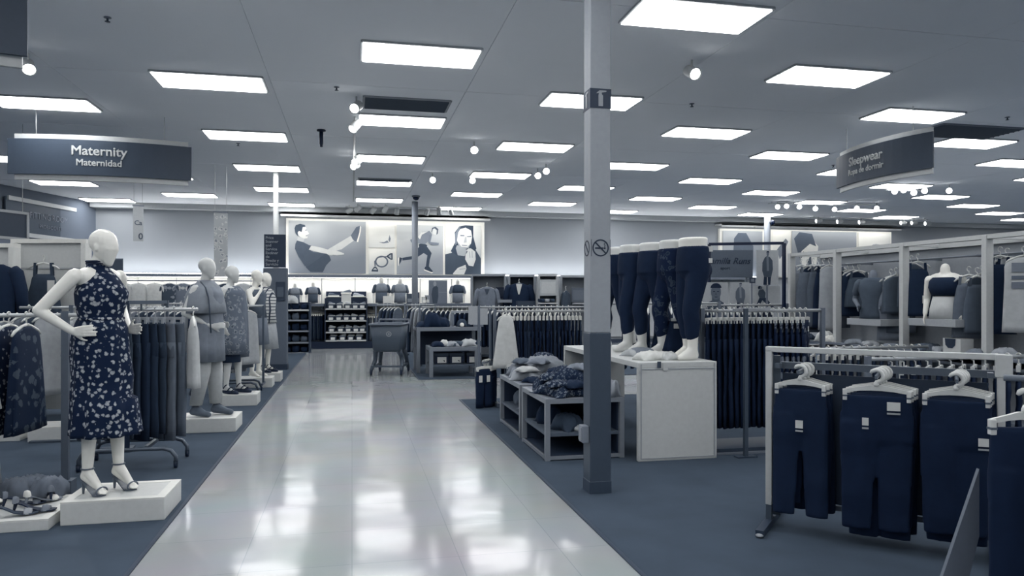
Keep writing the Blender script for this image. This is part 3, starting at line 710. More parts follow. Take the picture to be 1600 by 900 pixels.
def hang(kind, me, mat, loc, rz, glab, hlab, group, drop=.1, tags=(), hw=.36, clip=True, cat='trousers', sep=True, hmat=None, rail=0):
    """a garment on its hanger; the hanger's hook sits on a rail at loc"""
    hm = hanger_mesh(hw, clip, .012, math.degrees(rail - rz) + 90)
    if sep:
        place_thing(hm, 'hanger', hmat or hang_m, loc, rz, hlab, 'hanger', group + ', hangers')
    g = thing(kind, glab, cat, (loc[0], loc[1], loc[2] - drop), rz, group)
    place(me, 'cloth', mat, g)
    if not sep:
        h = place(hm, 'hanger', hmat or hang_m, g); h.location = (0, 0, drop)
    for (x, y, z, w, h_) in tags:
        MB().box(x - w / 2, x + w / 2, y - .003, y, z - h_, z).build('price_tag', M(205, .5), g)
    return g
def place_thing(me, name, mat, loc, rz, lab, cat, group=None, parent=None):
    o = place(me, name, mat, None, loc, rz); tag(o, lab, cat, group); return o
def pile_mesh(w, d, h, seed, n=14, crumple=.5):
    key = ('pile', w, d, h, seed, n, crumple)
    if key in GCACHE: return GCACHE[key]
    r = random.Random(seed); b = MB(); rs = []
    lay = 7
    ph = [r.random() * 6 for _ in range(6)]
    for i in range(lay):
        t = i / (lay - 1); z = h * t; f = math.sqrt(max(0.02, 1 - (2 * t - 1) ** 4)) if i not in (0, lay - 1) else .86
        pts = []
        for k in range(n * 2):
            a = PI * k / n; c, s = math.cos(a), math.sin(a); e = .45
            q = 1 + crumple * .12 * math.sin(3 * a + ph[0] + t * 2) + crumple * .08 * math.sin(7 * a + ph[1] + i)
            pts.append((w / 2 * f * q * math.copysign(abs(c) ** e, c), d / 2 * f * q * math.copysign(abs(s) ** e, s), z + crumple * h * .3 * t * math.sin(2 * a + ph[2]) * math.sin(5 * a + ph[3])))
        rs.append(pts)
    b.loft(rs); me = b.mesh('cloth'); GCACHE[key] = me
    return me
def crumple_mesh(w, d, h, seed, n=16):
    """a heap of one loosely dropped garment: a ridged, irregular mound with folds"""
    key = ('cr', w, d, h, seed, n)
    if key in GCACHE: return GCACHE[key]
    r = random.Random(seed); P = [(r.uniform(2, 5), r.uniform(2, 5), r.random() * 6, r.random()) for _ in range(5)]
    b = MB(); top = []
    for i in range(n + 1):
        row = []
        for j in range(n + 1):
            u, v = i / n * 2 - 1, j / n * 2 - 1
            rad = math.sqrt(u * u + v * v) / 1.25
            q = sum(abs(math.sin(a * u * (1.3 + k * .5) + bb * v * (1.1 + k * .5) * (1 if k % 2 else -1) + p)) ** .8 for k, (a, bb, p, _) in enumerate(P)) / 5
            z = h * max(0, 1 - rad ** 4) * (.55 + .5 * q)
            ed = 1 + .12 * math.sin(4 * math.atan2(v, u) + P[0][2]) + .08 * math.sin(7 * math.atan2(v, u) + P[1][2])
            row.append((u * w / 2 * ed, v * d / 2 * ed, max(z, .008 if max(abs(u), abs(v)) < .99 else .004)))
        top.append(row)
    vs = [p for row in top for p in row]; m = n + 1
    fs = [(i * m + j, i * m + j + 1, (i + 1) * m + j + 1, (i + 1) * m + j) for i in range(n) for j in range(n)]
    border = [i * m for i in range(m)] + [n * m + j for j in range(1, m)] + [i * m + n for i in range(n - 1, -1, -1)] + [j for j in range(n - 1, 0, -1)]
    o = len(vs); vs += [(vs[k][0], vs[k][1], 0) for k in border]; nb = len(border)
    fs += [(border[k], border[(k + 1) % nb], o + (k + 1) % nb, o + k) for k in range(nb)] + [tuple(range(o, o + nb))]
    b._add(vs, fs, True); me = b.mesh('cloth'); GCACHE[key] = me
    return me

# ================================================================= MANNEQUINS (local frame: facing +X, own left +Y, feet at z = 0)
skin_white = M(228, .32, .5, 0, .02, 3); skin_grey = M(196, .4, .4, 0, .02, 3)
def head_shapes(b, c, yaw=0, pitch=0, s=1.0):
    rot = (Matrix.Rotation(yaw, 3, 'Z') @ Matrix.Rotation(pitch, 3, 'Y'))
    P = lambda x, y, z: Vector(c) + rot @ Vector((x * s, y * s, z * s))
    b.ell(P(-.012, 0, .035), (.098 * s, .078 * s, .088 * s), rot, 18, 10)
    b.ell(P(.012, 0, .0), (.085 * s, .07 * s, .105 * s), rot, 18, 10)
    b.cap(P(.035, 0, -.01), P(.052, 0, -.098), .066 * s, .032 * s)          # jaw and chin
    for sg in (-1, 1):
        b.ell(P(-.008, sg * .076, -.008), (.016 * s, .009 * s, .028 * s), rot, 8, 6)   # ear
def hand_shapes(b, wrist, tip_dir, palm_n, s=1.0, curl=.25, spread=.1):
    w = Vector(wrist); d = Vector(tip_dir).normalized(); n = Vector(palm_n); n = (n - d * n.dot(d)).normalized(); a = d.cross(n)
    k = w + d * .085 * s
    for i in range(4):
        o = (i - 1.5) * .02 * s
        b.cap(w + a * o * .6 + d * .015 * s, k + a * o, .0135 * s, .0115 * s, 8)
        L = (.070, .08, .075, .058)[i] * s; fd = (d + a * spread * (i - 1.5) * .5).normalized()
        k0 = k + a * o; k1 = k0 + (fd * math.cos(curl) + n * math.sin(curl)) * L * .5; k2 = k1 + (fd * math.cos(curl * 2) + n * math.sin(curl * 2)) * L * .5
        b.cap(k0, k1, .0095 * s, .0085 * s, 8); b.cap(k1, k2, .0085 * s, .007 * s, 8)
    t0 = w + d * .025 * s - a * .028 * s; t1 = t0 + (d * .7 - a * .7).normalized() * .04 * s + n * .01; t2 = t1 + (d * .9 - a * .3).normalized() * .032 * s + n * .008
    b.cap(t0, t1, .012 * s, .0095 * s, 8); b.cap(t1, t2, .0095 * s, .0075 * s, 8)
def body_shapes(pose):
    """pose: dict of joints. Returns an MB of overlapping shapes."""
    b = MB(); g = pose
    hip, waist, chest, neck, head = (Vector(g[k]) for k in ('hip', 'waist', 'chest', 'neck', 'head'))
    if not g.get('legs_only'):
        head_shapes(b, head, g.get('hyaw', 0), g.get('hpitch', 0))
        b.cap(neck, head + Vector((-.02, 0, -.05)), .056, .05)
        b.ell(chest, (.105, .155, .15)); b.ell(chest + Vector((.045, .065, -.02)), (.07, .065, .065)); b.ell(chest + Vector((.045, -.065, -.02)), (.07, .065, .065))
        b.cap(chest + Vector((-.015, -.10, .09)), chest + Vector((-.015, .10, .09)), .07, .07)
        b.cap(chest, neck, .075, .055)
        for k, sg in (('r', -1), ('l', 1)):
            sh, el, wr = (Vector(g[j + k]) for j in ('sh_', 'el_', 'wr_'))
            b.cap(sh, el, .05, .038); b.cap(el, wr, .039, .025)
            hand_shapes(b, wr, g.get('hd_' + k, wr - el), g.get('hn_' + k, (0, -sg, 0)), 1.0, g.get('curl', .25))
        b.cap(chest + Vector((0, 0, -.06)), waist, .105, .095)
    b.ell(waist, (.088, .115, .12)); b.cap(waist, hip, .09, .11)
    b.ell(hip, (.115, .165, .115)); b.ell(hip + Vector((-.05, .06, -.02)), (.085, .08, .09)); b.ell(hip + Vector((-.05, -.06, -.02)), (.085, .08, .09))
    for k, sg in (('r', -1), ('l', 1)):
        kn, an, toe = (Vector(g[j + k]) for j in ('kn_', 'an_', 'toe_'))
        h0 = hip + Vector((0, sg * .085, -.05))
        b.cap(h0, kn, .085, .053); b.cap(kn, kn.lerp(an, .35) + Vector((-.012, 0, 0)), .052, .052); b.cap(kn.lerp(an, .3) + Vector((-.01, 0, 0)), an, .052, .034)
        heel = an + Vector((-.03, 0, -.045))
        b.cap(an, heel, .034, .026); b.cap(an + Vector((.01, 0, -.01)), toe, .034, .018); b.cap(heel, toe, .026, .017)
        dv = (toe - heel).normalized(); sd = Vector((-dv.y, dv.x, 0)).normalized()
        for i in range(5):
            o = (i - 2) * .014
            b.cap(toe + sd * o * .8 - dv * .02, toe + sd * o + dv * (.03 - abs(o) * .5), .0105, .008, 8)
    return b
def lofted(rows, n=28, seed=0):     # rows: (cx, cy, z, half depth x, half width y, wave)
    r = random.Random(seed); ph = r.random() * 6
    rings = []
    for i, (cx, cy, z, hx, hy, wv) in enumerate(rows):
        rings.append([(cx + hx * (1 + wv * math.sin(9 * a + ph + i * .25)) * math.cos(a), cy + hy * (1 + wv * math.sin(9 * a + ph + i * .25)) * math.sin(a), z) for a in (2 * PI * k / n for k in range(n))])
    return MB().loft(rings, cap0=False, cap1=False)
def cloth_part(mb, name, mat, parent, thick=.006):
    o = mb.build(name, mat, parent); m = o.modifiers.new('t', 'SOLIDIFY'); m.thickness = thick; m.offset = 1
    return o
def pose_base(**kw):
    p = dict(hip=(0, 0, .96), waist=(.0, 0, 1.14), chest=(0, 0, 1.36), neck=(-.02, 0, 1.50), head=(.015, 0, 1.665),
             sh_r=(-.02, -.19, 1.44), el_r=(-.06, -.25, 1.17), wr_r=(.02, -.23, .95), sh_l=(-.02, .19, 1.44), el_l=(-.06, .25, 1.17), wr_l=(.02, .23, .95),
             kn_r=(.02, -.09, .50), an_r=(-.02, -.10, .10), toe_r=(.12, -.11, .025), kn_l=(.03, .09, .50), an_l=(-.01, .10, .10), toe_l=(.13, .11, .025))
    p.update(kw); return p
def high_heel(parent, an, toe, name='sandal', L=70):
    an, toe = Vector(an), Vector(toe); d = (toe - an); d.z = 0; d.normalize(); sd = Vector((-d.y, d.x, 0))
    b = MB(); heel = an + Vector((0, 0, -.075)) - d * .032
    sole = []
    for t, w in ((0, .026), (.25, .024), (.5, .026), (.75, .04), (.95, .036), (1.08, .02)):
        q = heel.lerp(toe, t); q.z = max(.008, (heel.z) * (1 - min(1, t / .72)) ** 1.3 + .008); q = q
        sole.append([q + sd * w, q - sd * w, q - sd * w + Vector((0, 0, -.008)), q + sd * w + Vector((0, 0, -.008))])
    b.loft(sole, smooth=False); s = b.build(name, M(L, .4), parent)
    MB().tube([heel + Vector((0, 0, -.004)), heel * 1.0 + Vector((-.004 * d.x, -.004 * d.y, -heel.z + .002))], [.014, .007], 8).build('heel', M(L, .4), s)
    def strap(c, r, ux, uy, w=.006):
        MB().tube([Vector(c) + ux * r[0] * math.cos(2 * PI * k / 16) + uy * r[1] * math.sin(2 * PI * k / 16) for k in range(17)], w, 6).build('strap', M(L, .4), s)
    strap(an + Vector((0, 0, .012)), (.04, .037), d, sd)
    up = Vector((0, 0, 1))
    strap(toe - d * .005 + up * .0, (.045, .027), sd, up)
    MB().tube([heel + up * .02 - d * .004, an + d * -.03 + up * .01], .006, 6).build('strap', M(L, .4), s)
    return s
def podium(x, y, w, d, h, lab, L=196):
    t = thing('podium', lab, 'podium', (x, y, .006))
    MB().box(-w / 2, w / 2, -d / 2, d / 2, 0, h - .012).build('body', M(L, .5), t, bevel=.004)
    f = .06
    MB().box(-w / 2, w / 2, -d / 2, -d / 2 + f, h - .012, h).box(-w / 2, w / 2, d / 2 - f, d / 2, h - .012, h).box(-w / 2, -w / 2 + f, -d / 2 + f, d / 2 - f, h - .012, h).box(w / 2 - f, w / 2, -d / 2 + f, d / 2 - f, h - .012, h).build('rim', M(L + 12, .5), t)
    MB().box(-w / 2 + f, w / 2 - f, -d / 2 + f, d / 2 - f, h - .012, h - .002).build('inset', M(L - 6, .4), t)
    return t

# ================================================================= LEFT SIDE: MANNEQUINS
# --- the large mannequin in the floral dress
podium(-1.56, 5.62, .64, .50, .155, 'white podium under the mannequin in the floral dress')
FA = math.radians(-30)                   # she faces the aisle, turned a little to the camera
hp = pose_base(hip=(0, 0, 1.03), waist=(.01, 0, 1.20), chest=(.0, 0, 1.40), neck=(-.025, 0, 1.545), head=(.045, -.01, 1.70), hyaw=.22, hpitch=.16,
     sh_r=(-.03, -.175, 1.50), el_r=(-.19, -.31, 1.265), wr_r=(-.02, -.195, 1.12), hd_r=(.93, .1, .06), hn_r=(-.1, 1, .1), curl=.2,
     sh_l=(-.01, .175, 1.50), el_l=(-.12, .30, 1.265), wr_l=(.05, .20, 1.12), hd_l=(.9, -.1, .05), hn_l=(-.1, -1, 0),
     kn_r=(.02, -.085, .58), an_r=(-.02, -.085, .165), toe_r=(.11, -.085, .03), kn_l=(.06, .09, .58), an_l=(.06, .10, .165), toe_l=(.19, .10, .03))
FB = math.radians(-22)
bm_ = body_shapes(hp)
hero = thing('mannequin', 'white mannequin in a dark floral dress with hand on hip, nearest the aisle', 'mannequin', (-1.715, 5.62, .161), FA)
place(organic(bm_, .0065, 3), 'body', skin_white, hero)
floral = spots(16, 128, 27, .34, .8, 170)
dress = lofted([(-.02, 0, 1.600, .060, .060, .0), (-.022, 0, 1.565, .064, .066, .0), (-.02, 0, 1.535, .075, .085, .0), (.0, 0, 1.49, .105, .115, .0), (.005, 0, 1.44, .135, .140, .01), (.02, 0, 1.385, .150, .172, .02),
  (.015, 0, 1.31, .140, .165, .02), (.01, 0, 1.24, .125, .148, .03), (.01, 0, 1.205, .118, .138, .03), (.01, 0, 1.19, .132, .146, .05), (.01, 0, 1.13, .156, .165, .05), (.005, 0, 1.05, .174, .172, .04),
  (.005, 0, .95, .182, .174, .04), (.03, 0, .80, .192, .176, .05), (.012, 0, .66, .186, .178, .05), (.04, 0, .645, .200, .190, .06), (.045, 0, .55, .206, .198, .07), (.05, 0, .43, .212, .206, .09), (.05, 0, .405, .214, .210, .10)], 48, 3)
dr = cloth_part(dress, 'dress', floral, hero)
b = MB()
for k, (rz_, w, z) in enumerate([(0, .068, 1.585), (0, .07, 1.60)]): b.tube([(-.021 + w * math.cos(2 * PI * i / 20), w * math.sin(2 * PI * i / 20), z) for i in range(21)], .008, 6)
b.build('collar_band', M(20, .8), dr)
b = MB().tube([(.01 + .125 * math.cos(2 * PI * i / 28), .147 * math.sin(2 * PI * i / 28), 1.205) for i in range(29)], .012, 6); b.build('belt', spots(16, 170, 24, .3, .7), dr)
high_heel(hero, hp['an_r'], hp['toe_r'], L=92); high_heel(hero, hp['an_l'], hp['toe_l'], L=92)

# --- the four behind her along the aisle
def stand(name_label, loc, rz, pose, voxel=.013, skin=None):
    t = thing('mannequin', name_label, 'mannequin', loc, rz)
    place(organic(body_shapes(pose), voxel, 3), 'body', skin or skin_grey, t)
    return t
def shoe_parts(t, pose, L, strap=False):
    for k in ('r', 'l'):
        an, toe = Vector(pose['an_' + k]), Vector(pose['toe_' + k]); d = (toe - an); d.z = 0; d.normalize()
        heel = an + Vector((0, 0, -.045)) - d * .03
        if strap:
            s = MB().cap(heel + Vector((0, 0, -.018)), toe + Vector((0, 0, -.012)) + d * .02, .03, .036).build('sandal', M(L, .6), t)
            for q, r in ((an, .042), (an.lerp(toe, .45), .04), (an.lerp(toe, .8), .042)):
                MB().tube([q + Vector((-d.y, d.x, 0)) * r * math.cos(2 * PI * i / 12) + (Vector((0, 0, 1)) * .6 + d * .5).normalized() * r * math.sin(2 * PI * i / 12) for i in range(13)], .008, 6).build('strap', M(L, .6), s)
        else:
            b = MB().cap(heel, toe + d * .03, .042, .034).cap(an + Vector((0, 0, .0)), heel, .046, .04).cap(an, toe, .042, .03); o = place(organic(b, .01, 3), 'shoe', M(L, .6), t)
podium(-1.58, 8.95, .62, .5, .155, 'white podium under the mannequin in the grey cape')
pod2 = pose_base(wr_r=(.13, -.12, 1.02), el_r=(-.10, -.27, 1.17), hd_r=(.9, .3, .1), hn_r=(0, 1, 0), head=(.01, 0, 1.68), el_l=(-.1, .27, 1.17), wr_l=(.1, .14, 1.02), hd_l=(.9, -.3, .1),
                 kn_r=(-.02, -.09, .5), an_r=(-.08, -.1, .10), toe_r=(.06, -.11, .03), kn_l=(.06, .09, .5), an_l=(.06, .1, .10), toe_l=(.2, .11, .03))
m2 = stand('grey mannequin in a pale cape, long vest and light trousers, second from the front', (-1.62, 8.95, .161), FB, pod2)
g_light, g_mid = cloth(132), cloth(112)
cloth_part(lofted([(-.01, 0, 1.54, .072, .075, 0), (-.01, 0, 1.50, .10, .13, .01), (-.015, 0, 1.45, .14, .215, .01), (-.02, 0, 1.38, .17, .25, .02), (-.02, 0, 1.27, .19, .275, .03), (-.02, 0, 1.17, .20, .29, .03)], 32, 5), 'cape', g_light, m2)
cloth_part(lofted([(0, 0, 1.46, .13, .16, .0), (.02, 0, 1.36, .155, .17, .01), (.01, 0, 1.2, .15, .165, .02), (.01, 0, 1.05, .165, .19, .03), (.01, 0, .8, .17, .2, .04), (.01, 0, .62, .175, .205, .06)], 32, 6), 'vest', cloth(120), m2)
for s in (-1, 1):
    cloth_part(lofted([(.0, s * .085, .9, .11, .095, .02), (.0 if s < 0 else .04, s * .09, .5, .085, .075, .03), (-.07 if s < 0 else .05, s * .1, .13, .06, .06, .04)], 20, 7 + s), 'trouser_leg', cloth(178), m2)
MB().tube([(.0, -.12, 1.525), (.09, -.16, 1.45), (.135, -.18, 1.35), (.155, -.19, 1.22), (.162, -.19, 1.1), (.165, -.18, .95)], .008, 6).build('bag_strap', M(60, .5), m2)
shoe_parts(m2, pod2, 90)

podium(-1.58, 10.94, .58, .42, .155, 'white podium under the mannequin in the printed dress')
pod3 = pose_base(head=(.02, 0, 1.67), hyaw=.15, kn_l=(.06, .09, .5), an_l=(.06, .1, .10), toe_l=(.19, .11, .03))
m3 = stand('grey mannequin in a printed dress and draped grey cardigan, third from the front', (-1.66, 10.95, .161), FB, pod3)
cloth_part(lofted([(0, 0, 1.47, .11, .14, 0), (.02, 0, 1.38, .145, .168, .01), (.01, 0, 1.2, .125, .15, .02), (.01, 0, 1.0, .165, .19, .03), (.01, 0, .75, .19, .22, .05), (.02, 0, .55, .20, .23, .07)], 32, 8), 'dress', spots(96, 150, 15, .38, 1.2, 60), m3)
cloth_part(lofted([(-.03, .06, 1.50, .09, .12, .02), (-.01, .09, 1.42, .14, .15, .03), (.0, .10, 1.2, .16, .15, .05), (.0, .10, .9, .17, .16, .06), (.0, .10, .5, .17, .17, .08)], 28, 9), 'cardigan', cloth(104), m3)
cloth_part(lofted([(.01, -.04, .62, .13, .13, .03), (.01, -.05, .44, .14, .13, .05)], 24, 3), 'shorts_hem', cloth(44), m3)
shoe_parts(m3, pod3, 30, True)
pod4 = pose_base(head=(.02, 0, 1.68), hpitch=.1, el_r=(.07, -.26, 1.22), wr_r=(.12, -.05, 1.46), hd_r=(-.1, .5, .8), hn_r=(-1, 0, .2), curl=.5)
m4 = stand('white mannequin in a dark sleeveless top with hand raised to its chin', (-1.58, 13.02, .161), FB, pod4, .014, skin_white)
podium(-1.58, 13.02, .56, .42, .155, 'white podium under the mannequin with its hand at its chin')
cloth_part(lofted([(0, 0, 1.47, .1, .13, 0), (.02, 0, 1.38, .145, .168, .01), (.01, 0, 1.2, .125, .15, .02), (.01, 0, 1.0, .155, .185, .03)], 28, 8), 'tank_top', cloth(84), m4)
cloth_part(lofted([(.01, 0, 1.02, .15, .18, .02), (.01, 0, .8, .17, .2, .04), (.01, 0, .55, .18, .22, .06)], 28, 8), 'skirt', cloth(110), m4)
pod5 = pose_base(head=(.02, 0, 1.665), hip=(0, 0, .95))
podium(-1.5, 13.85, .52, .42, .155, 'white podium under the mannequin in the plaid shirt')
m5 = stand('white mannequin in a plaid shirt and pale skirt, farthest along the aisle', (-1.52, 13.85, .161), FB, pod5, .014, skin_white)
pl = plaid(190, 40, 5.5)
cloth_part(lofted([(-.02, 0, 1.53, .07, .075, 0), (-.01, 0, 1.49, .1, .14, 0), (0, 0, 1.42, .135, .19, .01), (.02, 0, 1.32, .155, .185, .02), (.01, 0, 1.1, .15, .18, .03), (.01, 0, .88, .17, .2, .04)], 28, 8), 'shirt', pl, m5)
for s in (-1, 1): cloth_part(lofted([(-.02, s * .19, 1.47, .075, .06, 0), (-.04, s * .235, 1.3, .07, .06, .02), (-.05, s * .27, 1.12, .065, .06, .03), (.0, s * .26, .95, .06, .055, .03)], 16, 8), 'sleeve', pl, m5)
cloth_part(lofted([(.01, 0, .95, .15, .18, .02), (.01, 0, .7, .18, .2, .05), (.01, 0, .42, .2, .22, .08)], 28, 9), 'skirt', cloth(160), m5)
shoe_parts(m5, pod5, 30, True)
# --- cropped figure at the left edge: wide trousers and sandals
pe = pose_base(kn_r=(.02, -.1, .5), kn_l=(.06, .1, .5), an_r=(0, -.1, .10), an_l=(.08, .11, .10), toe_r=(.14, -.1, .03), toe_l=(.22, .11, .03))
pL = podium(-2.62, 5.60, 1.4, .62, .075, 'long low white podium at the left edge holding shoes')
me_ = stand('white mannequin in pale wide trousers cut off by the left edge', (-2.62, 5.68, .081), FB, pe, .013, skin_white)
cloth_part(lofted([(0, 0, 1.5, .1, .13, 0), (.01, 0, 1.36, .16, .18, .01), (.01, 0, 1.15, .15, .17, .03), (.01, 0, .9, .18, .21, .05), (.04, 0, .66, .19, .23, .07)], 30, 4), 'tunic', cloth(178), me_)
for s in (-1, 1):
    cloth_part(lofted([(.0, s * .085, .9, .12, .1, .02), (.02 + .02 * s, s * .1, .5, .12, .10, .04), (.03 + .04 * s, s * .105, .14, .13, .11, .07)], 24, 7 + s), 'trouser_leg', cloth(140), me_)
high_heel(me_, pe['an_r'], pe['toe_r'], L=60); high_heel(me_, pe['an_l'], pe['toe_l'], L=60)

# --- loose shoes and tissue on the low podium
def shoe(lab, x, y, z, rz, L=40, kind='sandal'):
    t = thing(kind, lab, 'shoe', (x, y, z), rz)
    b = MB(); sole = []
    for u, w, h in ((-.11, .022, .07), (-.06, .022, .055), (0, .026, .02), (.06, .038, .006), (.11, .034, .006), (.135, .018, .008)):
        sole.append([(u, w, h + .008), (u, -w, h + .008), (u, -w, h), (u, w, h)])
    b.loft(sole, smooth=False).build('sole', M(L, .5), t)
    MB().tube([(-.1, 0, .068), (-.115, 0, .002)], [.013, .006], 8).build('heel', M(L, .4), t)
    for u0, u1, w, hh in ((.055, .10, .038, .034), (-.115, -.085, .024, .045)):
        zb = .008 if u0 > 0 else .068
        MB().loft([[(u, w * q * math.cos(a), zb + hh * q * math.sin(a)) for a in [PI * k / 10 for k in range(11)]] for u, q in ((u0, 1), ((u0 + u1) / 2, 1.02), (u1, .85))], closed=False).build('strap', M(min(220, L + 90), .5), t)
    return t
pz = .083
for k, (px, py, rz, L, lab) in enumerate([(52, 800, .1, 30, 'pale heeled sandal standing in front on the low podium'), (22, 806, .25, 60, 'heeled sandal at the far left front of the low podium'), (36, 790, .4, 24, 'dark heeled sandal behind the pale one on the low podium'),
                                         (80, 778, 1.9, 18, 'dark pump leaning beside the rack post on the low podium'), (66, 786, .9, 120, 'pale flat shoe before the rack post on the low podium'), (112, 770, .3, 34, 'dark shoe behind the near podium of the floral dress')]):
    p = at_z(px, py, pz); shoe(lab, p.x, p.y, pz if k < 5 else .01, rz, L)
for k, (px, py, w) in enumerate([(22, 770, .2), (46, 766, .2), (70, 768, .2)]):
    p = at_z(px, py + 8, pz)
    o = place(crumple_mesh(.24, .18, .14, 40 + k, 14), 'tissue_bundle', M(104, .8), None, (p.x, p.y + .06, pz)); tag(o, '%s crumpled grey tissue bundle from the left on the low podium' % ORD[k], 'tissue')

# ================================================================= LEFT SIDE: RACKS
rail_m = M(170, .35, .5, .3); post_m = M(88, .45, .4)
# floral rack by the left edge
rk = thing('garment_rack', 'clothes rack with floral skirts behind the low podium', 'rack', (-2.62, 6.28, .006))
MB().bar((.46, 0, 0), (.46, 0, 1.40), .05, .04).build('post', post_m, rk)
MB().bar((-1.5, 0, 0), (-1.5, 0, 1.40), .05, .04).build('post', post_m, rk)
MB().box(.40, .52, -.06, .06, 0, .10).build('foot', M(90, .5), rk)
MB().tube([(-1.55, 0, 1.369), (.62, 0, 1.369)], .016, 10).build('rail', rail_m, rk)
zr = 1.375
fl_mats = [spots(16, 120, 26, .28, .8, 150), spots(30, 70, 12, .35, 1.0), spots(16, 130, 20, .28, .7, 160), spots(24, 60, 10, .4, 1.2)]
xsr = [(-3.44, 165, 84, 'p'), (-3.35, 168, 84, 'p'), (-3.22, 20, 84, 'f'), (-3.12, 20, 84, 'f'), (-2.94, 20, 80, 'f'), (-2.85, 120, 80, 'q'), (-2.76, 120, 80, 'q'), (-2.66, 20, 80, 'f'), (-2.55, 20, 80, 'f'), (-2.43, 20, 84, 'f')]
for k, (x, L, ang, t) in enumerate(xsr):
    mat = {'p': cloth(186), 'f': fl_mats[k % 4], 'q': spots(110, 175, 12, .4, 1.0, 60)}[t]
    Lh = .80 if t == 'f' else (.78 if t == 'p' else .62)
    if k % 3 == 1: Lh -= .1
    me = top_mesh(Lh, .40, .50, .035, 0, .09, n=28, seed=k) if t != 'f' else top_mesh(Lh, .38, .52, .035, 0, 0, .34, n=28, seed=k)
    what = {'p': 'pale blouse', 'f': 'dark floral dress', 'q': 'light floral top'}[t]
    hang('floral_dress' if t == 'f' else 'blouse', me, mat, (x, 6.28, zr), math.radians(ang), '%s hanging %sth place from the left on the floral rack' % (what, k + 1) if False else '%s, %s garment from the left on the floral rack' % (what, ORD[k]),
         'white hanger of the %s garment from the left on the floral rack' % ORD[k], 'garments on the floral rack', .085, (), .40, False, 'dress' if t == 'f' else 'top', True, M(200, .4))
# rolling rack with trousers between the first and second mannequin
rk = thing('rolling_rack', 'rolling rack with grey trousers between the first two mannequins', 'rack', (-1.9, 7.2, .006))
for y in (-.22, .24):
    pts = [(-.40, y, .05), (-.40, y, .10), (-.37, y, .155), (-.31, y, .175), (.28, y, .175), (.34, y, .155), (.38, y, .10), (.38, y, .05)]
    MB().tube(pts, .018, 8).build('base_tube', M(92, .35, .5, .3), rk)
    for x in (-.40, .38):
        c = MB().tube([(x - .012, y, .03), (x + .012, y, .03)], .03, 12).build('caster', M(30, .5), rk)
        MB().bar((x, y, .03), (x, y, .065), .034, .03).build('fork', M(50, .5), c)
MB().bar((.12, -.22, .175), (.12, .24, .175), .03, .03).build('cross_tube', M(80, .4), rk)
MB().bar((-.02, -.20, .17), (-.02, -.20, 1.475), .034, .03).build('post', M(34, .45), rk)
MB().bar((.20, .24, .17), (.20, .24, 1.475), .034, .03).build('post', M(70, .45), rk)
MB().bar((-.02, -.2, 1.46), (.2, .24, 1.46), .03, .03).build('cross_bar', M(80, .4), rk)
MB().tube([(-.46, 0, 1.394), (.52, 0, 1.394)], .016, 10).build('rail', rail_m, rk)
MB().bar((.055, -.05, 1.39), (.055, -.05, 1.46), .012, .02).bar((.055, -.05, 1.395), (.055, 0, 1.395), .012, .02).build('rail_bracket', M(80, .4), rk)
tj = [(-.40, 90, 42), (-.33, 104, 42), (-.26, 84, 42), (-.19, 100, 42), (-.12, 66, 42), (-.05, 50, 42), (.02, 40, 42), (.09, 46, 42), (.16, 56, 42), (.24, 104, 42), (.32, 92, 42)]
for k, (x, L, ang) in enumerate(tj):
    me = trousers_mesh(1.06 - .03 * (k % 3), .30, .02, 1.25, 14, k)
    tg = [(-.1, -.05, -.95, .04, .09)] if k == 4 else ()
    hang('trousers', me, cloth(L), (-1.9 + x, 7.2, 1.40), math.radians(-ang), '%s pair of trousers from the left on the rolling rack' % ORD[k], 'clip hanger of the %s trousers from the left on the rolling rack' % ORD[k], 'trousers on the rolling rack', .115, tg, .27, True, 'trousers', True, M(150, .4))
hang('blouse', top_mesh(.62, .36, .40, .05, 0, 0, .4, 20, 3), cloth(178), (-1.9 + .48, 7.2, 1.40), math.radians(-75), 'white sleeveless top hanging last at the aisle end of the rolling rack', 'white hanger of the last top on the rolling rack', 'end top on the rolling rack', .085, (), .36, False, 'top', True)
sgn = thing('rack_sign', 'small grey sign holder standing on the rolling rack rail', 'sign', (-2.27, 7.9, 0), .1)
p0 = ray(206, 412, 8.4).z; p1 = ray(206, 459, 8.4).z
MB().box(-.065, .065, -.006, .006, p1, p0).build('frame', M(90, .5), sgn); MB().box(-.058, .058, -.009, -.006, p1 + .17, p0 - .015).build('print', M(64, .5), sgn); MB().box(-.058, .058, -.009, -.006, p1 + .01, p1 + .165).build('print', M(112, .5), sgn)
MB().bar((0, 0, 1.42), (0, 0, p1), .012, .012).build('stem', M(80, .5), sgn); MB().bar((0, 0, 0.006), (0, 0, 1.42), .03, .03).build('pole', M(80, .5), sgn); MB().box(-.15, .15, -.15, .15, .006, .02).build('base', M(60, .5), sgn)
# second rolling rack by mannequins four and five
rk = thing('rolling_rack', 'rolling rack with patterned tops beside the plaid shirt mannequin', 'rack', (-1.95, 12.2, .006))
for y in (-.2, .2):
    MB().tube([(-.45, y, .05), (-.42, y, .15), (-.36, y, .175), (.42, y, .175), (.49, y, .15), (.53, y, .05)], .018, 8).build('base_tube', M(70, .35, .5, .3), rk)
    for x in (-.45, .53):
        c = MB().tube([(x - .012, y, .03), (x + .012, y, .03)], .03, 10).build('caster', M(30, .5), rk); MB().bar((x, y, .03), (x, y, .06), .03, .03).build('fork', M(50, .5), c)
for x in (-.5, .58): MB().bar((x, -.2, .14), (x, .2, .14), .03, .03).build('cross_tube', M(80, .4), rk); MB().bar((x, 0, .13), (x, 0, 1.37), .034, .03).build('post', M(70, .45), rk)
MB().tube([(-.5, 0, 1.364), (.58, 0, 1.364)], .016, 10).build('rail', rail_m, rk)
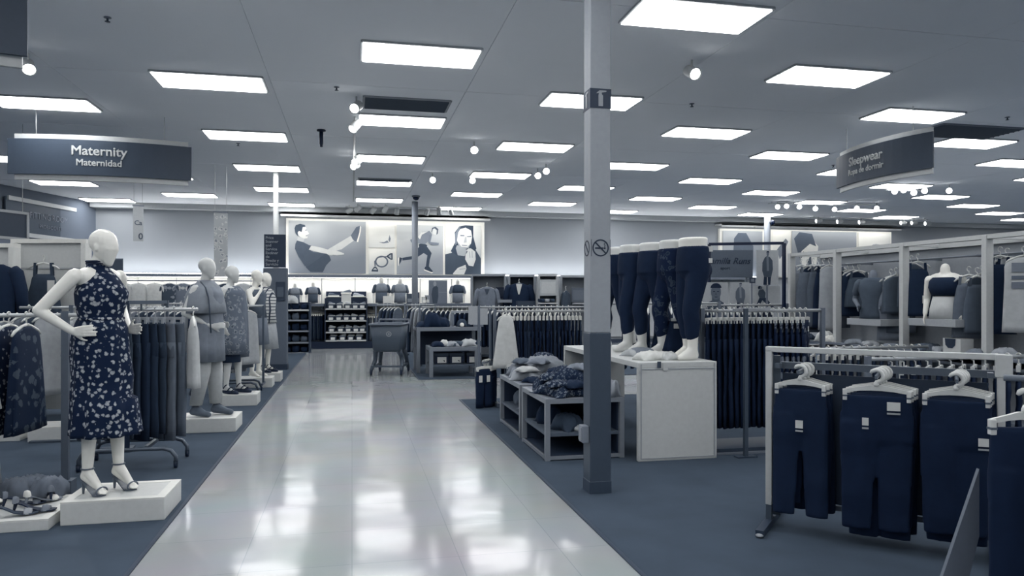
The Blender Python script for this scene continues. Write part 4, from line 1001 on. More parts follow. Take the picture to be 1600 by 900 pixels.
pm = [spots(30, 175, 9, .4, .9), cloth(60), spots(80, 160, 14, .4, 1.1, 50), cloth(110), spots(130, 60, 12, .35, 1.0), cloth(150), spots(110, 170, 10, .4, 1.0), cloth(90), cloth(165)]
for k in range(9):
    hang('blouse', top_mesh(.95 - .06 * (k % 3),   .38, .44, .025, .25 if k % 2 else 0, 0, .36, 16, k), pm[k], (-2.33 + k * .092, 12.2, 1.37), math.radians(52), '%s patterned garment from the left on the second rolling rack' % ORD[k], '', 'garments on the second rolling rack', .09, (), .36, False, 'top', False)

# ================================================================= LEFT SIDE: WALL UNITS AND TOPS UNDER THE LEDGE
def wall_unit(px0, px1, pyt, z, lab, L, rz=0):
    a, b_ = ray(px0, pyt, z), ray(px1, pyt, z)
    t = thing('gondola_unit', lab, 'display wall', ((a.x + b_.x) / 2, (a.y + b_.y) / 2, 0), rz + math.atan2(b_.y - a.y, b_.x - a.x)); w = (b_ - a).length / 2 if abs(a.z - b_.z) < .2 else (b_.xy - a.xy).length / 2
    zt = (a.z + b_.z) / 2
    MB().box(-w, w, 0, .06, .08, zt).build('panel', M(L, .6), t)
    MB().box(-w - .03, w + .03, -.05, .08, zt, zt + .05).build('top_rail', M(L + 30, .5), t)
    for s in (-1, 1): MB().box(s * w - .03, s * w + .03, -.06, .08, 0.006, zt).build('upright', M(L + 20, .5), t)
    MB().box(-w, w, -.012, 0, zt - .33, zt - .31).build('slot_rail', M(L - 30, .5), t)
    return t, zt
u1, z1_ = wall_unit(24, 134, 380, 9.4, 'grey display panel with a hanging strappy top behind the floral rack', 190)
u2, z2_ = wall_unit(-70, 22, 387, 8.9, 'grey display panel at the far left edge', 190)
p = ray(68, 392, 9.2)
hang('camisole', top_mesh(.78, .36, .46, .04, 0, .16, n=22, seed=4), cloth(60), (p.x, p.y, ray(68, 402, 9.2).z), math.radians(-12), 'dark strappy camisole hanging on the grey panel', 'pale hanger of the strappy camisole', 'camisole on the panel', .07, [(.13, -.06, -.22, .09, .25)], .40, False, 'top', True)
p = ray(8, 412, 8.7)
hang('jacket', top_mesh(.85, .5, .48, .08, .5, 0, .36, 20, 5), cloth(26), (p.x - .1, p.y, ray(8, 404, 8.7).z), math.radians(-12), 'dark jacket hanging on the panel at the far left', 'pale hanger of the dark jacket at the far left', 'jacket on the left panel', .07, (), .4, False, 'jacket', True)
# items seen behind the floral mannequin
for k, (px, py, w, d, h, lab) in enumerate([(2, 690, .35, .4, .16, 'white podium block at the left edge behind the floral rack'), (78, 690, .42, .4, .15, 'white podium block behind the floral rack'), (126, 685, .4, .4, .15, 'white podium block behind the floral dress')]):
    p = at_z(px, py, 0.006); podium(p.x, p.y + d / 2, w, d, h, lab)
rk = thing('garment_stand', 'four-way stand with pale tops behind the floral mannequin', 'rack', (-2.95, 8.75, .006))
MB().bar((0, 0, 0), (0, 0, 1.42), .04, .04).build('post', post_m, rk); MB().box(-.3, .3, -.3, .3, 0, .02).build('base', M(70, .5), rk); MB().tube([(-.5, 0, 1.394), (.35, 0, 1.394)], .014, 8).build('rail', rail_m, rk)
for k, (x, L, ang, Lh) in enumerate([(-3.36, 120, 58, .7), (-3.26, 60, 58, .8), (-3.16, 160, 58, .85), (-2.82, 176, 52, 1.0), (-2.73, 196, 52, .9), (-2.64, 130, 52, .8)]):
    hang('blouse', top_mesh(Lh, .36, .38, .028, .3 if k % 2 else 0, 0, .36, 18, 20 + k), cloth(L), (x, 8.75, 1.40), math.radians(ang), '%s garment from the left on the stand behind the floral mannequin' % ORD[k], 'hanger of the %s garment behind the floral mannequin' % ORD[k], 'garments behind the floral mannequin', .085, (), .4, False, 'top', True)
# cluttered far-left racks and hanging tops under the lit ledge
rl = thing('wall_rail', 'long hanging rail under the lit left ledge of the back wall', 'rail', (-4.3, 22.25, 1.96))
MB().tube([(-2.7, 0, 0), (2.3, 0, 0)], .014, 8).build('rail', M(70, .4), rl)
for x in (-2.6, -1, .6, 2.2): MB().bar((x, 0, 0), (x, .55, 0), .02, .03).build('bracket', M(90, .4), rl)
tops = [(193, 190, .25), (216, 200, .25), (241, 205, .3), (265, 70, .3), (286, 110, .3), (308, 28, .3), (330, 150, .3), (352, 60, .3), (380, 170, .3), (404, 40, .3), (176, 150, .3), (160, 90, .3)]
for k, (px, L, sl) in enumerate(sorted(tops)):
    x = xy(px, 22.25)
    hang('sweater', top_mesh(.72, .44, .42, .05, .35, 0, .3, 14, k % 4), spots(L, min(230, L + 70), 8, .4, .8) if L in (70, 110) else cloth(L), (x, 22.25, 1.96), 0, '%s sweater from the left under the lit wall ledge' % ORD[k], '', 'sweaters under the lit wall ledge', .085, (), .46, False, 'sweater', False)
# low racks in the middle distance on the left
for r_, (y, x0, x1, z, lab) in enumerate([(9.55, -4.6, -2.6, 1.3, 'low clothes rack in front of the grey display panel'), (15.5, -5.2, -2.2, 1.3, 'clothes rack in the middle distance left of the scanner post'), (18.5, -6.0, -2.4, 1.35, 'farthest clothes rack on the left before the back wall')]):
    rk = thing('garment_rack', lab, 'rack', ((x0 + x1) / 2, y, .006)); w = (x1 - x0) / 2
    MB().tube([(-w, 0, z - .006), (w, 0, z - .006)], .016, 8).build('rail', rail_m, rk)
    for s in (-1, 1):
        MB().bar((s * w, 0, 0), (s * w, 0, z), .04, .04).build('post', post_m, rk); MB().bar((s * w, -.25, .02), (s * w, .25, .02), .04, .04).build('foot', post_m, rk)
    n = int((w * 2 - .4) / .14)
    for k in range(n):
        L = rnd.choice([40, 60, 80, 110, 140, 170, 120])
        hang('blouse', top_mesh(.8, .42, .44, .025, .2 if k % 2 else 0, 0, .34, 12, k % 5), cloth(L), (x0 + .25 + k * .14, y, z), math.radians((58, 66, 72)[r_]), '%s garment from the left on the %s' % (ORD[k], lab.split(' on')[0].split(' in')[0].split(' left')[0] + (' by the panel', ' near the scanner post', ' before the back wall')[r_]), '', 'garments on a left rack %d' % r_, .085, (), .36, False, 'top', False)

# ================================================================= RIGHT SIDE: TABLES AND WHITE DISPLAY
steel = M(136, .4, .45, .2)
def table(lab, x0, x1, y0, y1, h, shelf, L=136, bottom=True, t_=.045):
    t = thing('display_table', lab, 'table', ((x0 + x1) / 2, (y0 + y1) / 2, .006)); w, d = (x1 - x0) / 2, (y1 - y0) / 2; m = M(L, .4, .45, .2)
    h -= .006
    for sx in (-1, 1):
        for sy in (-1, 1): MB().box(sx * (w - t_ / 2) - t_ / 2, sx * (w - t_ / 2) + t_ / 2, sy * (d - t_ / 2) - t_ / 2, sy * (d - t_ / 2) + t_ / 2, 0, h - t_).build('leg', m, t)
    MB().box(-w, w, -d, -d + t_, h - t_, h).box(-w, w, d - t_, d, h - t_, h).box(-w, -w + t_, -d + t_, d - t_, h - t_, h).box(w - t_, w, -d + t_, d - t_, h - t_, h).build('top_frame', m, t)
    MB().box(-w + t_, w - t_, -d + t_, d - t_, h - .02, h - .003).build('tabletop', M(112, .5), t)
    if shelf:
        MB().box(-w + .02, w - .02, -d + .02, d - .02, shelf - .03, shelf).build('shelf', M(84, .5), t)
    if bottom:
        MB().box(w - t_ - .012, w - t_, -d + t_, d - t_, .04, h - t_).build('side_panel', M(40, .6), t); MB().box(-w + t_, w - t_, d - t_ - .012, d - t_, .04, h - t_).build('back_panel', M(40, .6), t); MB().box(-w + .02, w - .02, -d + .02, d - .02, .02, .04).build('base_deck', M(40, .6), t)
        MB().box(-w + t_, w - t_, -d, -d + .03, .01, .04).box(-w, -w + .03, -d + t_, d - t_, .01, .04).build('floor_rail', m, t)
    return t
TA = table('nearer low steel display table heaped with clothes beside the pillar', 1.735, 2.50, 6.53, 7.50, .575, .25)
TB = table('farther low steel display table heaped with clothes', 1.75, 2.50, 7.66, 8.74, .575, .25)
# heaps on the two tables
def heap(lab, x, y, z, w, d, h, seed, L, rz=0, group=None, m=None):
    o = place(crumple_mesh(w, d, h, seed, 16), 'folded_garment', m or cloth(L), None, (x, y, z), rz)
    return tag(o, lab, 'garment', group)
camo = spots(30, 84, 30, .42, 1.6, 120)
camo2 = spots(24, 60, 34, .4, 1.6, 96)
hp_ = [(1.97, 6.82, .36, .42, .12, 1, 84, 'crumpled dark patterned garment at the front corner of the nearer table', camo), (2.25, 6.78, .34, .4, .11, 2, 40, 'crumpled dark garment front centre of the nearer table', None),
       (1.98, 7.2, .36, .36, .15, 3, 70, 'crumpled patterned garment at the aisle side rear of the nearer table', camo2), (2.28, 7.2, .34, .4, .16, 4, 96, 'crumpled mid grey garment rear of the nearer table', camo), (2.1, 7.02, .4, .34, .20, 5, 60, 'topmost patterned garment of the heap on the nearer table', camo2),
       (2.38, 6.98, .2, .3, .14, 6, 150, 'pale garment at the pillar side of the nearer table', None)]
for x, y, w, d, h, sd, L, lab, mm in hp_: heap(lab, x, y, .578 if sd != 5 else .64, w, d, h, sd, L, .3 * sd, 'clothes heaped on the nearer table', mm)
hp_ = [(1.98, 8.2, .36, .42, .14, 11, 150, 'pale crumpled garment at the aisle side of the farther table'), (2.0, 8.5, .38, .36, .17, 12, 132, 'grey crumpled garment at the rear of the farther table'), (2.18, 8.3, .4, .4, .20, 13, 140, 'topmost pale garment of the heap on the farther table'), (2.33, 8.45, .3, .36, .13, 14, 100, 'grey garment at the inner rear of the farther table'), (1.95, 7.88, .2, .16, .06, 15, 26, 'small dark folded garment near the front of the farther table'), (2.3, 7.95, .3, .3, .12, 16, 46, 'dark crumpled garment front inner corner of the farther table')]
for x, y, w, d, h, sd, L, lab in hp_: heap(lab, x, y, .578 if sd != 13 else .64, w, d, h, sd, L, .25 * sd, 'clothes heaped on the farther table')
for x, y, w, d, h, sd, L, lab in [(2.0, 6.75, .26, .24, .16, 21, 60, 'dark cap-like bundle on the lower shelf of the nearer table'), (2.08, 6.66, .12, .12, .05, 22, 170, 'small pale bundle at the front of the nearer table shelf'), (2.28, 6.8, .24, .22, .08, 23, 80, 'grey folded bundle on the inner lower shelf of the nearer table'), (1.95, 7.15, .26, .3, .2, 24, 34, 'dark bundle on the aisle side of the nearer table shelf'), (1.98, 8.05, .2, .22, .07, 25, 150, 'pale bundle on the lower shelf of the farther table'), (2.0, 8.45, .26, .24, .18, 26, 90, 'grey bundle at the rear of the farther table shelf')]:
    heap(lab, x, y, .256, w, d, h, sd, L, .4 * sd, 'bundles on the lower table shelves')

for k, (x, y, z, w, d, h, L, who) in enumerate([(1.90, 6.72, .67, .2, .18, .06, 150, 'nearer'), (2.06, 6.70, .66, .22, .2, .07, 30, 'nearer'), (2.2, 6.98, .80, .24, .2, .06, 120, 'nearer'), (1.92, 7.02, .70, .2, .22, .07, 44, 'nearer'), (2.32, 7.1, .74, .2, .2, .06, 170, 'nearer'), (2.08, 7.3, .73, .24, .18, .06, 20, 'nearer'), (2.3, 6.66, .66, .2, .16, .06, 84, 'nearer'),
                                               (1.92, 8.05, .68, .22, .2, .06, 180, 'farther'), (2.08, 8.12, .76, .24, .2, .06, 120, 'farther'), (2.22, 8.46, .80, .22, .2, .06, 160, 'farther'), (1.95, 8.42, .74, .22, .2, .06, 90, 'farther')]):
    heap('%s small crumpled garment lying on the heap of the %s table' % (ORD[k if k < 7 else k - 7], who), x, y, z, w, d, h, 130 + k, L, .5 * k, 'small garments on the %s heap' % who, (camo if k % 3 == 0 else None))
# long white U-shaped display table with end panels
WT = thing('white_display_table', 'long white display table with solid end panel, carrying leg mannequins', 'table', (2.95, 7.55, .006))
wm = M(192, .45, .4)
MB().box(-.39, .39, -1.22, 1.22, .855, .905).build('tabletop', wm, WT, bevel=.004)
MB().box(-.39, .39, -1.22, -1.17, 0, .855).build('end_panel', wm, WT, bevel=.004)
MB().box(-.39, .39, 1.17, 1.22, 0, .855).build('end_panel', wm, WT, bevel=.004)
MB().box(-.37, -.36, -1.226, -1.22, .02, .89).box(.36, .37, -1.226, -1.22, .02, .89).box(-.36, .36, -1.226, -1.22, .02, .03).box(-.36, .36, -1.226, -1.22, .84, .85).build('panel_reveal', M(160, .5), WT)
# a second, darker table with clothes under and beside the white one
TC = table('dark shelf table standing behind the pillar beside the white display', 2.535, 2.54 + .0, 6.6, 8.6, .5, .2) if False else None
heap('pale crumpled garment between the pillar and the white display', 2.40, 6.62, .578, .16, .16, .16, 31, 142, .2, 'clothes heaped on the nearer table')

# leg mannequins in dark leggings
def leg_form(offs, infl):
    b = MB(); g = pose_base(**offs)
    hip = Vector((0, 0, .90))
    if infl == 0:
        b.loft([[(.128 * q * math.cos(a), .172 * q * math.sin(a), z) for a in [2 * PI * k / 24 for k in range(24)]] for z, q in ((.85, 1), (1.0, .98), (1.10, .93), (1.175, .95))])
        b.move(Matrix.Identity(4))
    else:
        b.loft([[((.128 * q + infl) * math.cos(a), (.172 * q + infl) * math.sin(a), z) for a in [2 * PI * k / 24 for k in range(24)]] for z, q in ((.85, 1.06), (.97, 1.04), (1.04, .98), (1.09, .95))])
    b.ell(hip + Vector((0, 0, .0)), (.130 + infl, .172 + infl, .17 + infl * .3), None, 18, 10); b.ell(hip + Vector((-.06, .06, -.04)), (.09 + infl, .085 + infl, .1)); b.ell(hip + Vector((-.06, -.06, -.04)), (.09 + infl, .085 + infl, .1))
    for k, sg in (('r', -1), ('l', 1)):
        kn, an, toe = (Vector(g[j + k]) for j in ('kn_', 'an_', 'toe_'))
        b.cap(hip + Vector((0, sg * .085, -.03)), kn, .10 + infl, .07 + infl); b.cap(kn, kn.lerp(an, .35) + Vector((-.015, 0, 0)), .07 + infl, .068 + infl)
        if infl:
            b.cap(kn.lerp(an, .3) + Vector((-.012, 0, 0)), kn.lerp(an, .62), .067 + infl, .056 + infl)
        else:
            b.cap(kn.lerp(an, .3) + Vector((-.012, 0, 0)), an, .064, .048)
            heel = an + Vector((-.03, 0, -.06)); b.cap(an, heel, .048, .036); b.cap(an, toe, .046, .028); b.cap(heel, toe, .034, .03)
    return b
lp1 = dict(kn_r=(.03, -.09, .47), an_r=(-.02, -.10, .10), toe_r=(.13, -.1, .03), kn_l=(.1, .09, .47), an_l=(.08, .10, .10), toe_l=(.23, .1, .03))
lp2 = dict(kn_r=(.10, -.09, .47), an_r=(.06, -.10, .10), toe_r=(.21, -.1, .03), kn_l=(-.06, .09, .47), an_l=(-.16, .10, .12), toe_l=(-.03, .1, .03))
bodies = [organic(leg_form(p, 0), .014, 3, 'body') for p in (lp1, lp2)]
legs = [organic(leg_form(p, .012), .014, 3, 'leggings') for p in (lp1, lp2)]
LM = [(3.23, 6.60, 0, 'plain black leggings with two white labels, nearest the camera', cloth(12), 1.0), (3.17, 6.95, 1, 'dark camouflage print leggings, second from the front', spots(10, 60, 11, .34, 1.3, 30), 1.0), (3.11, 7.32, 1, 'black leggings with one label, third from the front', cloth(14), 1.0),
      (3.02, 7.68, 0, 'black leggings, fourth from the front', cloth(12), 1.0), (2.99, 8.10, 1, 'black leggings, fifth from the front', cloth(16), 1.0), (3.0, 8.52, 0, 'black leggings, farthest along the white table', cloth(14), 1.0)]
for k, (x, y, v, lab, m, s) in enumerate(LM):
    t = thing('leg_mannequin', 'white leg mannequin in ' + lab, 'mannequin', (x, y, .912), PI + math.radians((12, -4, 6, 0, 8, 0)[k]), 'leg mannequins on the white table')
    place(bodies[v], 'body', skin_white if k == 0 else M(205, .35, .4, 0, .02, 3), t)
    place(legs[v], 'leggings', m, t)
    if k in (0, 2):
        for (xx, yy, zz, w, h) in ((-.05, .180, .97, .06, .045), (-.085, .150, 1.085, .05, .05)) if k == 0 else ((-.04, .186, .97, .05, .05),):
            q_ = MB().box(-w / 2, w / 2, 0, .004, -h, 0).build('label', M(200, .5), t, (xx, yy, zz)); q_.rotation_euler.z = -xx * 6 * -1
# loose clothes and tags on the white table
def piece(lab, px, py, z, w, d, h, seed, L, rz=0, m=None):
    p = at_z(px, py, z); return heap(lab, p.x, p.y, z + .001, w, d, h, seed, L, rz, None, m)
TZ = .912
piece('dark crumpled garment at the far aisle corner of the white table', 995, 548, TZ, .2, .24, .09, 51, 24)
piece('pale sock bundle beside the pillar on the white table', 988, 556, TZ, .16, .18, .07, 52, 170, .6)
piece('grey wrapped bundle on the white table edge', 1003, 556, TZ, .2, .26, .09, 53, 120, .9)
piece('white crumpled cloth on the edge of the white table', 1018, 562, TZ, .3, .17, .09, 54, 206, .2)
piece('small white cloth beside the labels on the white table', 1045, 562, TZ, .16, .14, .08, 55, 190, .2)
# black shorts clipped together on a small stand
for k, (px, py, w, L, lab) in enumerate([(1058, 556, .28, 12, 'black gathered shorts hanging on a small stand on the white table'), (1036, 550, .24, 22, 'dark gathered shorts hanging left of the black ones on the white table')]):
    p = at_z(px, py, TZ); h = .36
    st = thing('display_stand', ('small dark stand holding the black gathered shorts', 'small dark stand holding the dark gathered shorts')[k], 'stand', (p.x, p.y + .03, TZ + .001)); MB().box(-.06, .06, -.05, .05, 0, .01).build('base', M(40, .5), st); MB().bar((0, .02, .01), (0, .02, h), .014, .014).build('pole', M(40, .5), st); MB().bar((-.08, .02, h), (.08, .02, h), .014, .014).build('arm', M(90, .5), st)
    g = thing('shorts', lab, 'shorts', (p.x, p.y, TZ + h), -.1); place(skirt_mesh(.31, w * .55, w, .05, 26, k + 3, .16), 'cloth', cloth(L), g); MB().box(-.05, .05, -.05, -.044, -.08, -.03).build('price_tag', M(190, .5), g); MB().bar((-w * .25, -.02, .01), (w * .25, -.02, .01), .03, .03).build('clip_bar', M(180, .5), g)
for k, (px, py, w, L) in enumerate([(1030, 570, .035, 60), (1040, 574, .045, 190)]):
    p = at_y(px, py, 6.32)
    MB().box(-w / 2, w / 2, -.004, 0, -.06, .0).build('price_tag', M(L, .5), None, (p.x, 6.322, p.z + .03))
    tag(bpy.data.objects[-1] if False else [o for o in bpy.data.objects if o.name.startswith('price_tag') and not o.parent][-1], ('dark paper tag hanging over the white table edge', 'white paper tag hanging over the white table edge')[k], 'tag')

# ================================================================= RIGHT SIDE: RACKS
def rack(lab, x0, x1, y, z, L=120, feet=True, depth=.28):
    t = thing('garment_rack', lab, 'rack', ((x0 + x1) / 2, y, .006)); w = (x1 - x0) / 2
    MB().tube([(-w, 0, z - .006), (w, 0, z - .006)], .016, 8).build('rail', M(L + 40, .35, .5, .3), t)
    for s in (-1, 1):
        MB().bar((s * w, 0, 0), (s * w, 0, z + .02), .04, .04).build('post', M(L - 20, .4, .4), t)
        if feet: MB().bar((s * w, -depth, .03), (s * w, depth, .03), .05, .05).build('foot', M(L - 40, .4, .4), t)
    return t
rack('clothes rack of black trousers behind the heaped tables', 1.95, 3.35, 10.1, 1.31)
for k in range(22):
    L = rnd.choice([8, 10, 14, 12, 20, 30]) if k % 7 else 44
    tg = [(0, -.03, -.28, .04, .1)] if k in (9, 2) else ()
    hang('trousers', trousers_mesh(.98, .30, .019, 1.0, 10, k % 6), cloth(L), (2.06 + k * .054, 10.1, 1.31), math.radians(75), '%s pair of dark trousers from the left on the rack behind the tables' % ORD[k], '', 'black trousers on the rack behind the tables', .10, tg, .30, True, 'trousers', False, M(214, .4))
hang('dress', top_mesh(.72, .22, .40, .05, 0, 0, .4, 20, 6), cloth(196), (2.06, 9.86, 1.34), math.radians(10), 'white sleeveless dress hanging at the aisle end of the black trousers rack', 'pale hanger of the white sleeveless dress', 'end display of the black trousers rack', .08, (), .26, False, 'dress', True)
so = thing('face_out_arm', 'short face-out arm carrying black shorts at the aisle end of the rack', 'rack arm', (1.84, 10.05, 0))
MB().bar((.03, -.02, .62), (-.12, -.25, .62), .02, .025).build('arm', M(110, .4), so); MB().bar((.03, -.02, .0), (.03, -.02, 1.34), .03, .03).build('post', M(80, .4), so); MB().bar((-.1, -.2, .02), (.1, .2, .02), .04, .03).build('foot', M(60, .4), so)
for k in range(4):
    hang('trousers', trousers_mesh(.52, .26, .02, 1.1, 12, k + 7), cloth(12), (1.84 - .03 * k, 9.98 - .05 * k, .63), math.radians(20), '%s pair of black cropped trousers from the back on the face-out arm' % ORD[k], 'clip hanger of the %s cropped trousers on the face-out arm' % ORD[k], 'black cropped trousers on the face-out arm', .10, [(-.07, -.03, -.08, .05, .09), (.05, -.03, -.08, .05, .09)] if k == 3 else (), .24, True, 'trousers', True, M(214, .4), math.radians(57))
hang('trousers', trousers_mesh(.50, .26, .04, 1.3, 14, 14), cloth(96), (2.16, 9.82, .66), math.radians(20), 'grey wide trousers hanging below the white sleeveless dress', 'clip hanger of the grey wide trousers', 'end display of the black trousers rack', .1, (), .24, True, 'trousers', True)

rack('clothes rack of long black trousers between white display and front rack', 3.40, 4.75, 6.75, 1.375)
for k in range(18):
    tg = [(-.05, -.035, -.06, .05, .05)] if k % 5 == 2 else ()
    hang('trousers', trousers_mesh(1.06 if k < 12 else .7, .36, .019, 1.05, 10, k % 6, .48), cloth(rnd.choice([6, 8, 12])) if k < 12 else spots(12, 110, 9, .3, 1.0), (3.5 + k * .062, 6.75, 1.375), math.radians(46), '%s pair of trousers from the left on the rack beside the white display' % ORD[k],
         'clip hanger of the %s trousers beside the white display' % ORD[k], 'long black trousers beside the white display', .10, tg, .32, True, 'trousers', True, M(200, .4))
bb = thing('rack_plinth', 'low grey base panel under the long black trousers', 'rack base', (4.0, 6.45, .006)); MB().box(-.6, .6, -.02, .0, 0, .02).build('floor_bar', M(120, .4), bb); MB().box(-.6, .6, .02, .5, 0, .05).build('deck', M(60, .5), bb)
dp = thing('display_post', 'slim dark post standing before the long black trousers', 'post', (3.62, 6.3, .006)); MB().bar((0, 0, 0), (0, 0, 1.40), .035, .035).build('shaft', M(70, .4), dp); MB().box(-.1, .1, -.04, .04, 0, .012).build('base', M(60, .4), dp); MB().bar((-.12, 0, 1.385), (.5, .42, 1.385), .03, .03).build('arm', M(150, .4), dp)

# front white-framed rack
fa = Vector((2.70, 4.40, 0)); u = Vector((.735, -.678, 0)); rzf = math.atan2(u.y, u.x); LR = 1.28
FR = thing('front_garment_rack', 'white framed rack with black trousers facing out, near right', 'rack', (fa.x, fa.y, .006), rzf)
wf = M(182, .4, .45); wd = M(70, .4, .4)
MB().bar((0, 0, .14), (0, 0, 1.165), .04, .05).build('post', wf, FR, bevel=.004); MB().bar((0, 0, .0), (0, 0, .14), .036, .045).build('post_foot', wd, FR)
MB().bar((.03, .06, .06), (.03, .06, 1.12), .06, .02).build('side_panel', wd, FR)
MB().bar((LR, 0, .0), (LR, 0, 1.10), .04, .05).build('post', wf, FR, bevel=.004)
MB().box(LR - .03, LR + .055, -.03, .03, 1.05, 1.18).build('corner_bracket', wf, FR, bevel=.004)
MB().bar((-.02, 0, 1.165), (LR + .02, 0, 1.165), .05, .035).build('top_bar', wf, FR, bevel=.004)
MB().bar((.02, .10, 1.055), (LR, .10, 1.055), .03, .045).build('hang_rail', M(86, .4, .4), FR)
for x in (.05, LR - .05): MB().bar((x, 0, 1.055), (x, .10, 1.055), .03, .03).build('bracket', M(90, .4), FR)
MB().box(.06, LR - .06, .13, .14, .16, 1.0).build('back_panel', M(48, .6), FR)
MB().bar((.03, .12, .14), (LR, .12, .14), .03, .03).build('floor_rail', M(84, .4), FR)
for x in (0, LR - .02):
    MB().bar((x, -.30, .025), (x, .32, .025), .05, .04).build('foot_bar', M(52, .4), FR)
    MB().ell((x, -.30, .015), (.025, .025, .012), None, 10, 6).build('leveler', M(150, .4), FR)
def Fpt(x, y, z): return (fa.x + u.x * x - u.y * y, fa.y + u.y * x + u.x * y, z)
def clip_hanger(loc, rz, w, lab, group):
    t = thing('clip_hanger', lab, 'hanger', loc, rz, group); hm_ = M(196, .3, .45)
    MB().tube([(0, 0, -.06), (0, 0, -.042)] + [(.036 * math.cos(a), 0, .036 * math.sin(a)) for a in [-PI / 2 + PI * 1.35 * i / 10 for i in range(11)]], [.016, .014] + [.012] * 10 + [.007], 8).build('hook', hm_, t)
    h = w / 2
    MB().loft([[(x, dy * .008, -.075 + sag + dz * hh) for dy, dz in ((-1, -1), (1, -1), (1, 1), (-1, 1))] for x, hh, sag in ((-h, .010, -.02), (-h * .5, .012, -.004), (-.03, .016, .004), (.03, .016, .004), (h * .5, .012, -.004), (h, .010, -.02))], smooth=False).build('arm_bar', hm_, t)
    for s in (-1, 1):
        c = MB().box(s * h * .93 - .012, s * h * .93 + .012, -.014, .014, -.15, -.085).build('clip', hm_, t, bevel=.003); MB().box(s * h * .93 - .013, s * h * .93 + .013, -.016, .016, -.128, -.118).build('clip_pad', M(80, .5), c)
blk = cloth(7); blk2 = cloth(14)
FT = [(.21, .0, .33, .80, 3, 'left'), (.65, .0, .40, .86, 4, 'middle'), (1.055, .0, .36, .83, 4, 'right')]
for (x, y, w, L, n, side) in FT:
    for k in range(n):
        j = n - 1 - k; yy = .10 - .075 * k; sh = .010 * j
        loc = Fpt(x + sh, .10 - .06 - .075 * k, 1.045)
        rz = rzf + math.radians((-3, 5, -2, 6)[k])
        lab = '%s from the back in the %s stack' % (ORD[k], side)
        clip_hanger(loc, rz, w * .92, 'white clip hanger, %s on the front white rack' % lab, 'clip hangers on the front white rack')
        g = thing('trousers', 'black trousers, %s on the front white rack' % lab, 'trousers', (loc[0], loc[1], loc[2] - .118), rz, 'black trousers on the front white rack')
        place(trousers_mesh(L - .06 * (k % 2), w, .022, 1.02, 32, k + int(x * 10), .5, True), 'cloth', blk if k % 2 else blk2, g)
        if k == n - 1:
            tgs = {'left': [(.0, -.19, .045, .05)], 'middle': [(.09, -.03, .07, .05), (-.06, -.13, .035, .045)], 'right': [(.13, -.2, .05, .045)]}[side]
            for tx, tz, tw, th in tgs: MB().box(tx - tw / 2, tx + tw / 2, -.034, -.03, tz - th, tz).build('price_tag', M(196, .5), g); MB().box(tx - tw * .5, tx + tw * .5, -.034, -.03, tz - th - .022, tz - th - .012).build('tag_strip', M(160, .5), g)
    if n > 2:
        a = thing('face_out_arm', 'short arm holding the %s trousers stack out from the front white rack' % side, 'rack arm', Fpt(x + .005, .10, 0), rzf)
        MB().bar((0, -.016, 1.045), (0, -.08 * n - .06, 1.045), .014, .022).build('arm', M(90, .4), a)
# near right rack, cut off by the frame
nb_ = Vector((2.82, 2.64, 0)); nu = Vector((.80, -.60, 0)); rzn = math.atan2(nu.y, nu.x)
NR = thing('garment_rack', 'dark rack of black garments cut off by the right edge, nearest the camera', 'rack', (nb_.x, nb_.y, .006), rzn)
MB().tube([(-.06, 0, 1.16), (1.6, 0, 1.16)], .014, 8).build('rail', M(96, .4, .4), NR); MB().tube([(.0, -.1, 1.09), (1.6, -.1, 1.09)], .014, 8).build('rail', M(96, .4, .4), NR)
MB().bar((.55, .02, 0), (.55, .02, 1.2), .05, .05).build('post', M(60, .4), NR); MB().bar((1.55, .02, 0), (1.55, .02, 1.2), .05, .05).build('post', M(60, .4), NR)
MB().box(.3, 1.6, -.3, .3, 0, .05).build('base', M(50, .5), NR)
MB().bar((.55, .02, 1.15), (.55, -.1, 1.09), .03, .03).build('bracket', M(60, .4), NR)
def Npt(x, y, z): return (nb_.x + nu.x * x - nu.y * y, nb_.y + nu.y * x + nu.x * y, z)
for k in range(8):
    x = .0 + k * .115; loc = Npt(x, 0 if k % 2 else -.1, 1.16 if k % 2 else 1.09); rz = rzn + math.radians(50 if k > 0 else 25)
    lab = '%s from the left on the rack cut off by the right edge' % ORD[k]
    clip_hanger(loc, rz, .30, 'white clip hanger, %s' % lab, 'clip hangers on the nearest right rack')
    g = thing('trousers', 'black trousers, %s' % lab, 'trousers', (loc[0], loc[1], loc[2] - .118), rz, 'black trousers on the nearest right rack'); place(trousers_mesh(.95, .32, .03, 1.15, 28, k, .5, True), 'cloth', cloth((5, 8, 6)[k % 3]), g)
p0, p1, p2, p3 = ray(1526, 733, 3.25), ray(1523, 838, 3.25), ray(1497, 930, 3.25), ray(1462, 930, 3.25)
lean = thing('rack_end_board', 'grey slanted end board at the foot of the nearest right rack', 'board', (p3.x, p3.y, 0))
o = Vector((p3.x, p3.y, 0)); r_ = Vector((CY, -SY, 0)); f_ = Vector((SY, CY, 0))
def loc2(p): d = p - o; return (d.dot(r_), p.z)
b0, b1, b2, b3 = loc2(p0), loc2(p1), loc2(p2), loc2(p3)
k0 = b3[1] - .006; sl = (b0[0] - b3[0]) / (b0[1] - b3[1]); 
poly = [(b3[0] - sl * k0, .006), (b2[0] + .06 - sl * k0, .006), (b2[0] + .03, b2[1]), (b1[0] + .02, b1[1]), (b0[0] + .012, b0[1])]
MB().prism(poly, (0, 0, 0), r_, (0, 0, 1), f_ * .02).build('board', M(104, .5), lean)

